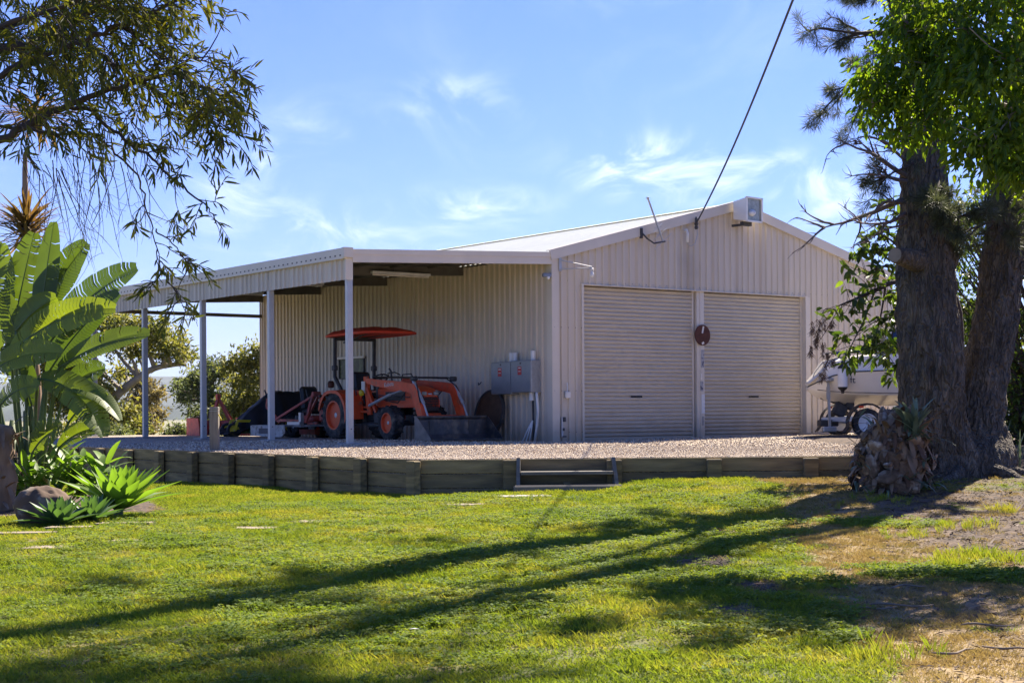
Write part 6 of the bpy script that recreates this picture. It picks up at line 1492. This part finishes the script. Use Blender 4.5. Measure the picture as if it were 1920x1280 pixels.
# agaves
def agave(name, c, n, L, W, m, label, tilt0=.15, tone=0, lean=Vector((0, 0, 0))):
    e = empty(name, c, 0, label, 'plant')
    for k in range(n):
        t = k / n; a = k * 2.39996; el = 1.42 - 1.25 * t + random.uniform(-.08, .08); d = Vector((math.cos(a) * math.cos(el), math.sin(a) * math.cos(el), math.sin(el))) + lean
        l = L * (.62 + .45 * t) * random.uniform(.9, 1.08)
        def f(s): 
            dd = d.normalized(); s0 = Vector((-math.sin(a), math.cos(a), 0)); q = Vector((0, 0, .10)) + Vector((d.x, d.y, 0)) * .05; nn_ = 9; o = []
            for j in range(nn_ + 1):
                u_ = j / nn_; wd = W * .5 * (.45 + .55 * math.sin(math.pi * min(1, u_ * 1.02)) ** .8) * (1 - u_ ** 4) + .001
                up_ = s0.cross(dd); up_ = up_ if up_.dot(Vector((0, 0, 1))) > 0 else -up_
                o += [q + s0 * wd + up_ * wd * .32, q + s0 * wd * .5 + up_ * wd * .06, q, q - s0 * wd * .5 + up_ * wd * .06, q - s0 * wd + up_ * wd * .32]; q = q + dd * (l / nn_)
                dd = (dd + Vector((d.x, d.y, 0)) * .03 * (1 - t) + Vector((0, 0, .02 - .05 * t))).normalized()
            s.add(o, [(j * 5 + b, j * 5 + b + 1, j * 5 + b + 6, j * 5 + b + 5) for j in range(nn_) for b in range(4)])
        put_leaf(e, m, 'leaf', f, min(1, max(0, tone + random.uniform(-.25, .35))))
    s = MB(); s.tube([(0, 0, -.1), (0, 0, .14)], [.07, .05], 9); s.build('stem', M['stalk'], e); return e
p = hit(222, 968, lawnz); agave('agave', p + Vector((0, 0, -.02)), 46, .78, .18, M['agave'], 'large bright green agave rosette at the right end of the garden bed', tone=.45, lean=Vector((.1, 0, .12)))
p = hit(112, 985, lawnz); agave('agave', p + Vector((0, 0, -.08)), 34, .44, .12, M['agave2'], 'low blue-green agave rosette in front of the boulder', tone=.3)
p = hit(168, 978, lawnz); agave('agave', p + Vector((0, .1, -.08)), 32, .42, .10, M['agave2'], 'small agave between the boulder and the large green one', tone=.7)
for (u, v, L, lab) in ((110, 905, .55, 'yellow-green leafy plant under the big paddle leaves'), (150, 930, .5, 'leafy plant behind the two small agaves'), (60, 925, .45, 'leafy plant behind the boulder'), (190, 915, .5, 'yellow-green plant just left of the large agave')):
    p = U(u, v, 20.6); p.z = lawnz(p.x, p.y) + .05; e = empty('leafy_plant', p, 0, lab, 'plant')
    for k in range(40):
        a = random.uniform(0, 6.28); put_leaf(e, M['agave'], 'leaf', lambda s: strap(s, rv(.08) + Vector((0, 0, .05 + .01 * k)), Vector((math.cos(a), math.sin(a), random.uniform(.3, 1.6))), L * random.uniform(.6, 1), .10, 1.3, taper=.9))
# boulder and small ones
p = hit(62, 985, lawnz); s = MB(); s.add(*blobmesh((0, 0, .16), 0.31, .27, .25, .13, 2.2, 56, 36, off=4)); o = s.build('boulder', M['rock'], None, smooth=True); o.location = p + Vector((.02, .3, 0)); tag(o, 'rounded brown boulder sitting in the garden bed at the left', 'rock')
p = hit(1683, 918, lawnz); s = MB(); s.add(*blobmesh((0, 0, .03), .11, .09, .08, .3, 2, 20, 14, off=5)); o = s.build('small_rock', M['paver'], None, smooth=True); o.location = p + Vector((0, -.25, 0)); tag(o, 'small tan rock lying at the foot of the staghorn stump', 'rock')
p = hit(145, 975, lawnz); s = MB(); s.add(*blobmesh((0, 0, .05), .14, .1, .1, .3, 2, 20, 14, off=9)); o = s.build('small_rock', M['rock'], None, smooth=True); o.location = p; tag(o, 'small brown rock between the agaves in the garden bed', 'rock')
# cordyline with bronze straps
CY = empty('cordyline', (-7.05, 22.6, -1.3), 0, 'cordyline with bronze spiky head rising above the paddle leaves', 'plant'); c = U(50, 425, 22.4) - CY.location
s = MB(); s.tube(smoothpath([Vector((0, 0, -.1)), Vector((.1, 0, 1.6)), c + Vector((-.05, 0, -.8)), c], 5), [.09 - .002 * i for i in range(16)], 9); s.tube(smoothpath([c, c + Vector((-.02, 0, .7)), U(48, 285, 22.4) - CY.location], 4), [.05, .05, .045, .045, .04, .04, .035, .035, .03], 8); s.build('stem', M['fibre'], CY, smooth=True)
s = MB()
for k in range(150):
    a = random.uniform(0, 6.28); strap(s, c + Vector((0, 0, random.uniform(-.25, .1))), Vector((math.cos(a), math.sin(a), random.uniform(-.4, 1.1))), random.uniform(.45, .75), .045, .5, 5, .3)
c2 = U(70, 215, 22.6) - CY.location
for k in range(110):
    a = random.uniform(0, 6.28); strap(s, c2 + rv(.05), Vector((math.cos(a), math.sin(a), random.uniform(-.9, .6))), random.uniform(.5, .8), .04, .7, 5, .3)
o = s.build('strap_leaves', M['spike'], CY, smooth=True); a = o.data.attributes.new('rnd', 'FLOAT', 'FACE'); a.data.foreach_set('value', np.repeat(rng.random(260), 10).astype(np.float32)[:len(o.data.polygons)]); tag(o, kind='stuff')

# ------------------------------------------------------------------ trees beyond the yard
def bgtree(name, base, trunkpts, blobs_, n, leafL, m, bark, label, group='trees beyond the gravel yard'):
    e = empty(name, base, 0, label, 'tree', group); b0 = e.location; s = MB(); P_, D_, RN = [], [], []
    tp_ = smoothpath([Vector(q) - b0 for q in trunkpts], 4); s.tube(tp_, [.22 * (1 - .7 * i / len(tp_)) for i in range(len(tp_))], 7)
    tot = sum(r ** 2 for _, r in blobs_)
    for c, r in blobs_:
        c = Vector(c) - b0; j = min(range(len(tp_)), key=lambda i: (tp_[i] - c).length + (3 if tp_[i].z > c.z else 0)); a = tp_[j]
        s.tube(smoothpath([a, a.lerp(c, .5) + rv(.25), c], 3), [.09, .08, .065, .05, .04, .03, .02], 5)
        for _ in range(5):
            q = c + rv(.5) * r; s.tube([c, c.lerp(q, .5) + rv(.08), q], [.03, .02, .01], 4, False)
        k = int(n * r * r / tot / 14)
        for _ in range(k):
            q = c + Vector((random.gauss(0, .5), random.gauss(0, .5), random.gauss(0, .30))) * r; sh = random.random() ** 1.4
            for _ in range(14): P_.append(q + rv(.13)); D_.append(rv(.7) + Vector((0, 0, .1))); RN.append(min(1, max(0, sh + random.gauss(0, .2))))
    s.build('trunk', bark, e, smooth=True); tag(leaves('leaves', P_, D_, leafL, leafL * .38, m, e, seed=len(P_) % 97, rnd=np.array(RN)), kind='stuff'); return e
def B_(lst, Y): return [(tuple(U(u, v, Y + random.uniform(-1.2, 1.2))), r / F * Y) for u, v, r in lst]
Y = 54.0; b = U(205, 860, Y); b.z = -2.2
bgtree('wattle_tree', b, [b, U(205, 790, Y), U(212, 750, Y), U(250, 715, Y), U(290, 690, Y), U(345, 681, Y)],
       B_([(150, 610, 34), (190, 598, 34), (235, 605, 34), (280, 622, 36), (310, 640, 32), (335, 660, 26), (350, 668, 18), (120, 640, 40), (165, 640, 30), (215, 640, 30), (255, 655, 26), (140, 690, 34), (100, 680, 40), (180, 720, 34), (230, 700, 22), (120, 750, 40), (170, 770, 38), (225, 775, 34), (80, 720, 44), (255, 800, 30), (200, 810, 34), (140, 810, 40), (60, 640, 44), (300, 665, 14)], Y), 15000, .22, M['bgleaf'], M['bark3'], 'tall spreading olive-green tree beyond the left end of the lean-to')
Y = 66.0; b = U(282, 840, Y); b.z = -2.8
bgtree('casuarina_tree', b, [b, U(280, 780, Y), U(275, 730, Y)], B_([(270, 725, 22), (290, 740, 20), (262, 760, 24), (285, 775, 22), (270, 800, 24), (250, 790, 20)], Y), 3200, .24, M['bgleaf3'], M['bark2'], 'small brownish tree between the spreading tree and the open field')
Y = 60.0; b = U(400, 840, Y); b.z = -2.6
bgtree('gum_tree', b, [b, U(398, 790, Y), U(395, 740, Y), U(400, 700, Y)], B_([(345, 722, 18), (365, 712, 22), (400, 690, 22), (415, 700, 22), (350, 745, 20), (385, 740, 26), (410, 750, 28), (370, 780, 22), (400, 790, 30), (430, 780, 26), (380, 705, 14), (330, 725, 10)], Y), 5500, .2, M['bgleaf2'], M['bark2'], 'grey-green tree seen between the lean-to posts right of the field')
Y = 57.0; b = U(470, 840, Y); b.z = -2.5
bgtree('gum_tree', b, [b, U(468, 790, Y), U(465, 740, Y), U(472, 690, Y)], B_([(440, 690, 24), (465, 680, 26), (490, 670, 26), (485, 655, 16), (450, 720, 30), (485, 715, 30), (470, 750, 34), (440, 765, 28), (500, 760, 34), (465, 795, 34), (520, 700, 30), (540, 740, 36), (430, 805, 20)], Y), 8000, .2, M['bgleaf'], M['bark2'], 'fuller green tree just left of the shed wall behind the covered mower')
Y = 50.0
for (u, v, r, lab) in ((335, 812, 13, 'low bush in front of the open field, left of the timber post'), (215, 815, 16, 'low bush under the spreading tree'), (415, 812, 14, 'low bush behind the red box blade')):
    b = U(u, v + 12, Y); b.z = -2.0
    bgtree('bush', b, [b, U(u, v + 5, Y)], B_([(u, v, r), (u + r, v + 4, r * .8), (u - r, v + 5, r * .8)], Y), 1500, .16, M['bgleaf2'], M['bark2'], lab, 'low bushes beyond the yard')
# right-hand trees beyond the boat, glimpsed between the trunks
Y = 52.0; b = U(1700, 840, Y); b.z = -1.5
bgtree('bushy_tree', b, [b, U(1700, 760, Y), U(1705, 690, Y)], B_([(1655, 590, 24), (1680, 570, 30), (1720, 600, 40), (1700, 640, 40), (1760, 620, 44), (1810, 600, 50), (1860, 620, 50), (1780, 680, 44), (1840, 700, 44), (1900, 680, 50), (1690, 700, 40), (1760, 740, 44)], Y), 9000, .3, M['bgleaf'], M['bark2'], 'bushy green tree beyond the boat glimpsed beside the pine trunk', None)

# ------------------------------------------------------------------ fallen sticks on the bare ground
for i, (u, v, l, a, lab) in enumerate(((1688, 1142, .42, -10, 'curved fallen stick lying right of the sunny straw patch'), (1640, 1147, .3, -12, 'short dark stick on the straw patch'), (1790, 1232, .30, 30, 'bent root-like stick near the bottom right'), (1895, 1225, .3, -35, 'pale forked twig at the bottom right edge'), (1745, 1058, .2, 35, 'small pale stick beside the green tufts'), (1700, 1106, .25, 10, 'dark stick above the sunny straw patch'), (1850, 1180, .3, -15, 'pale stick in the shade of the bare ground'))):
    c = hit(u, v, lawnz); pts = []
    for k in range(7):
        t = k / 6 - .5; x, y = c.x + t * l * math.cos(R(a)) , c.y + t * l * math.sin(R(a)) + .05 * math.sin(k * 1.1 + i); pts.append(Vector((x, y, lawnz(x, y) + .03)))
    s = MB(); s.tube(pts, [.004, .007, .008, .007, .006, .005, .003], 6); o = s.build('fallen_stick', M['stick'], None, smooth=True); tag(o, lab, 'stick', 'fallen sticks on the bare ground')
s = MB(); c = hit(776, 1195, lawnz); s.add([(-.03, 0, .05), (0, -.02, .056), (.035, .005, .05), (0, .02, .054)], [(0, 1, 2, 3)]); o = s.build('fallen_leaf', M['plastic'], None); o.location = c; tag(o, 'single pale fallen leaf on the sunny lawn near the bottom centre', 'leaf')

# ------------------------------------------------------------------ haze
s = MB(); s.box((0, 1550, 60), (5000, 3000, 130)); hz = s.build('haze', None)
hm = bpy.data.materials.new('haze_air'); hm.use_nodes = True; N = hm.node_tree.nodes; N.clear(); o_ = N.new('ShaderNodeOutputMaterial'); v_ = N.new('ShaderNodeVolumePrincipled')
v_.inputs['Color'].default_value = (.80, .88, 1, 1); v_.inputs['Density'].default_value = .00032; hm.node_tree.links.new(v_.outputs[0], o_.inputs['Volume'])
hz.data.materials.clear(); hz.data.materials.append(hm); tag(hz, kind='stuff')
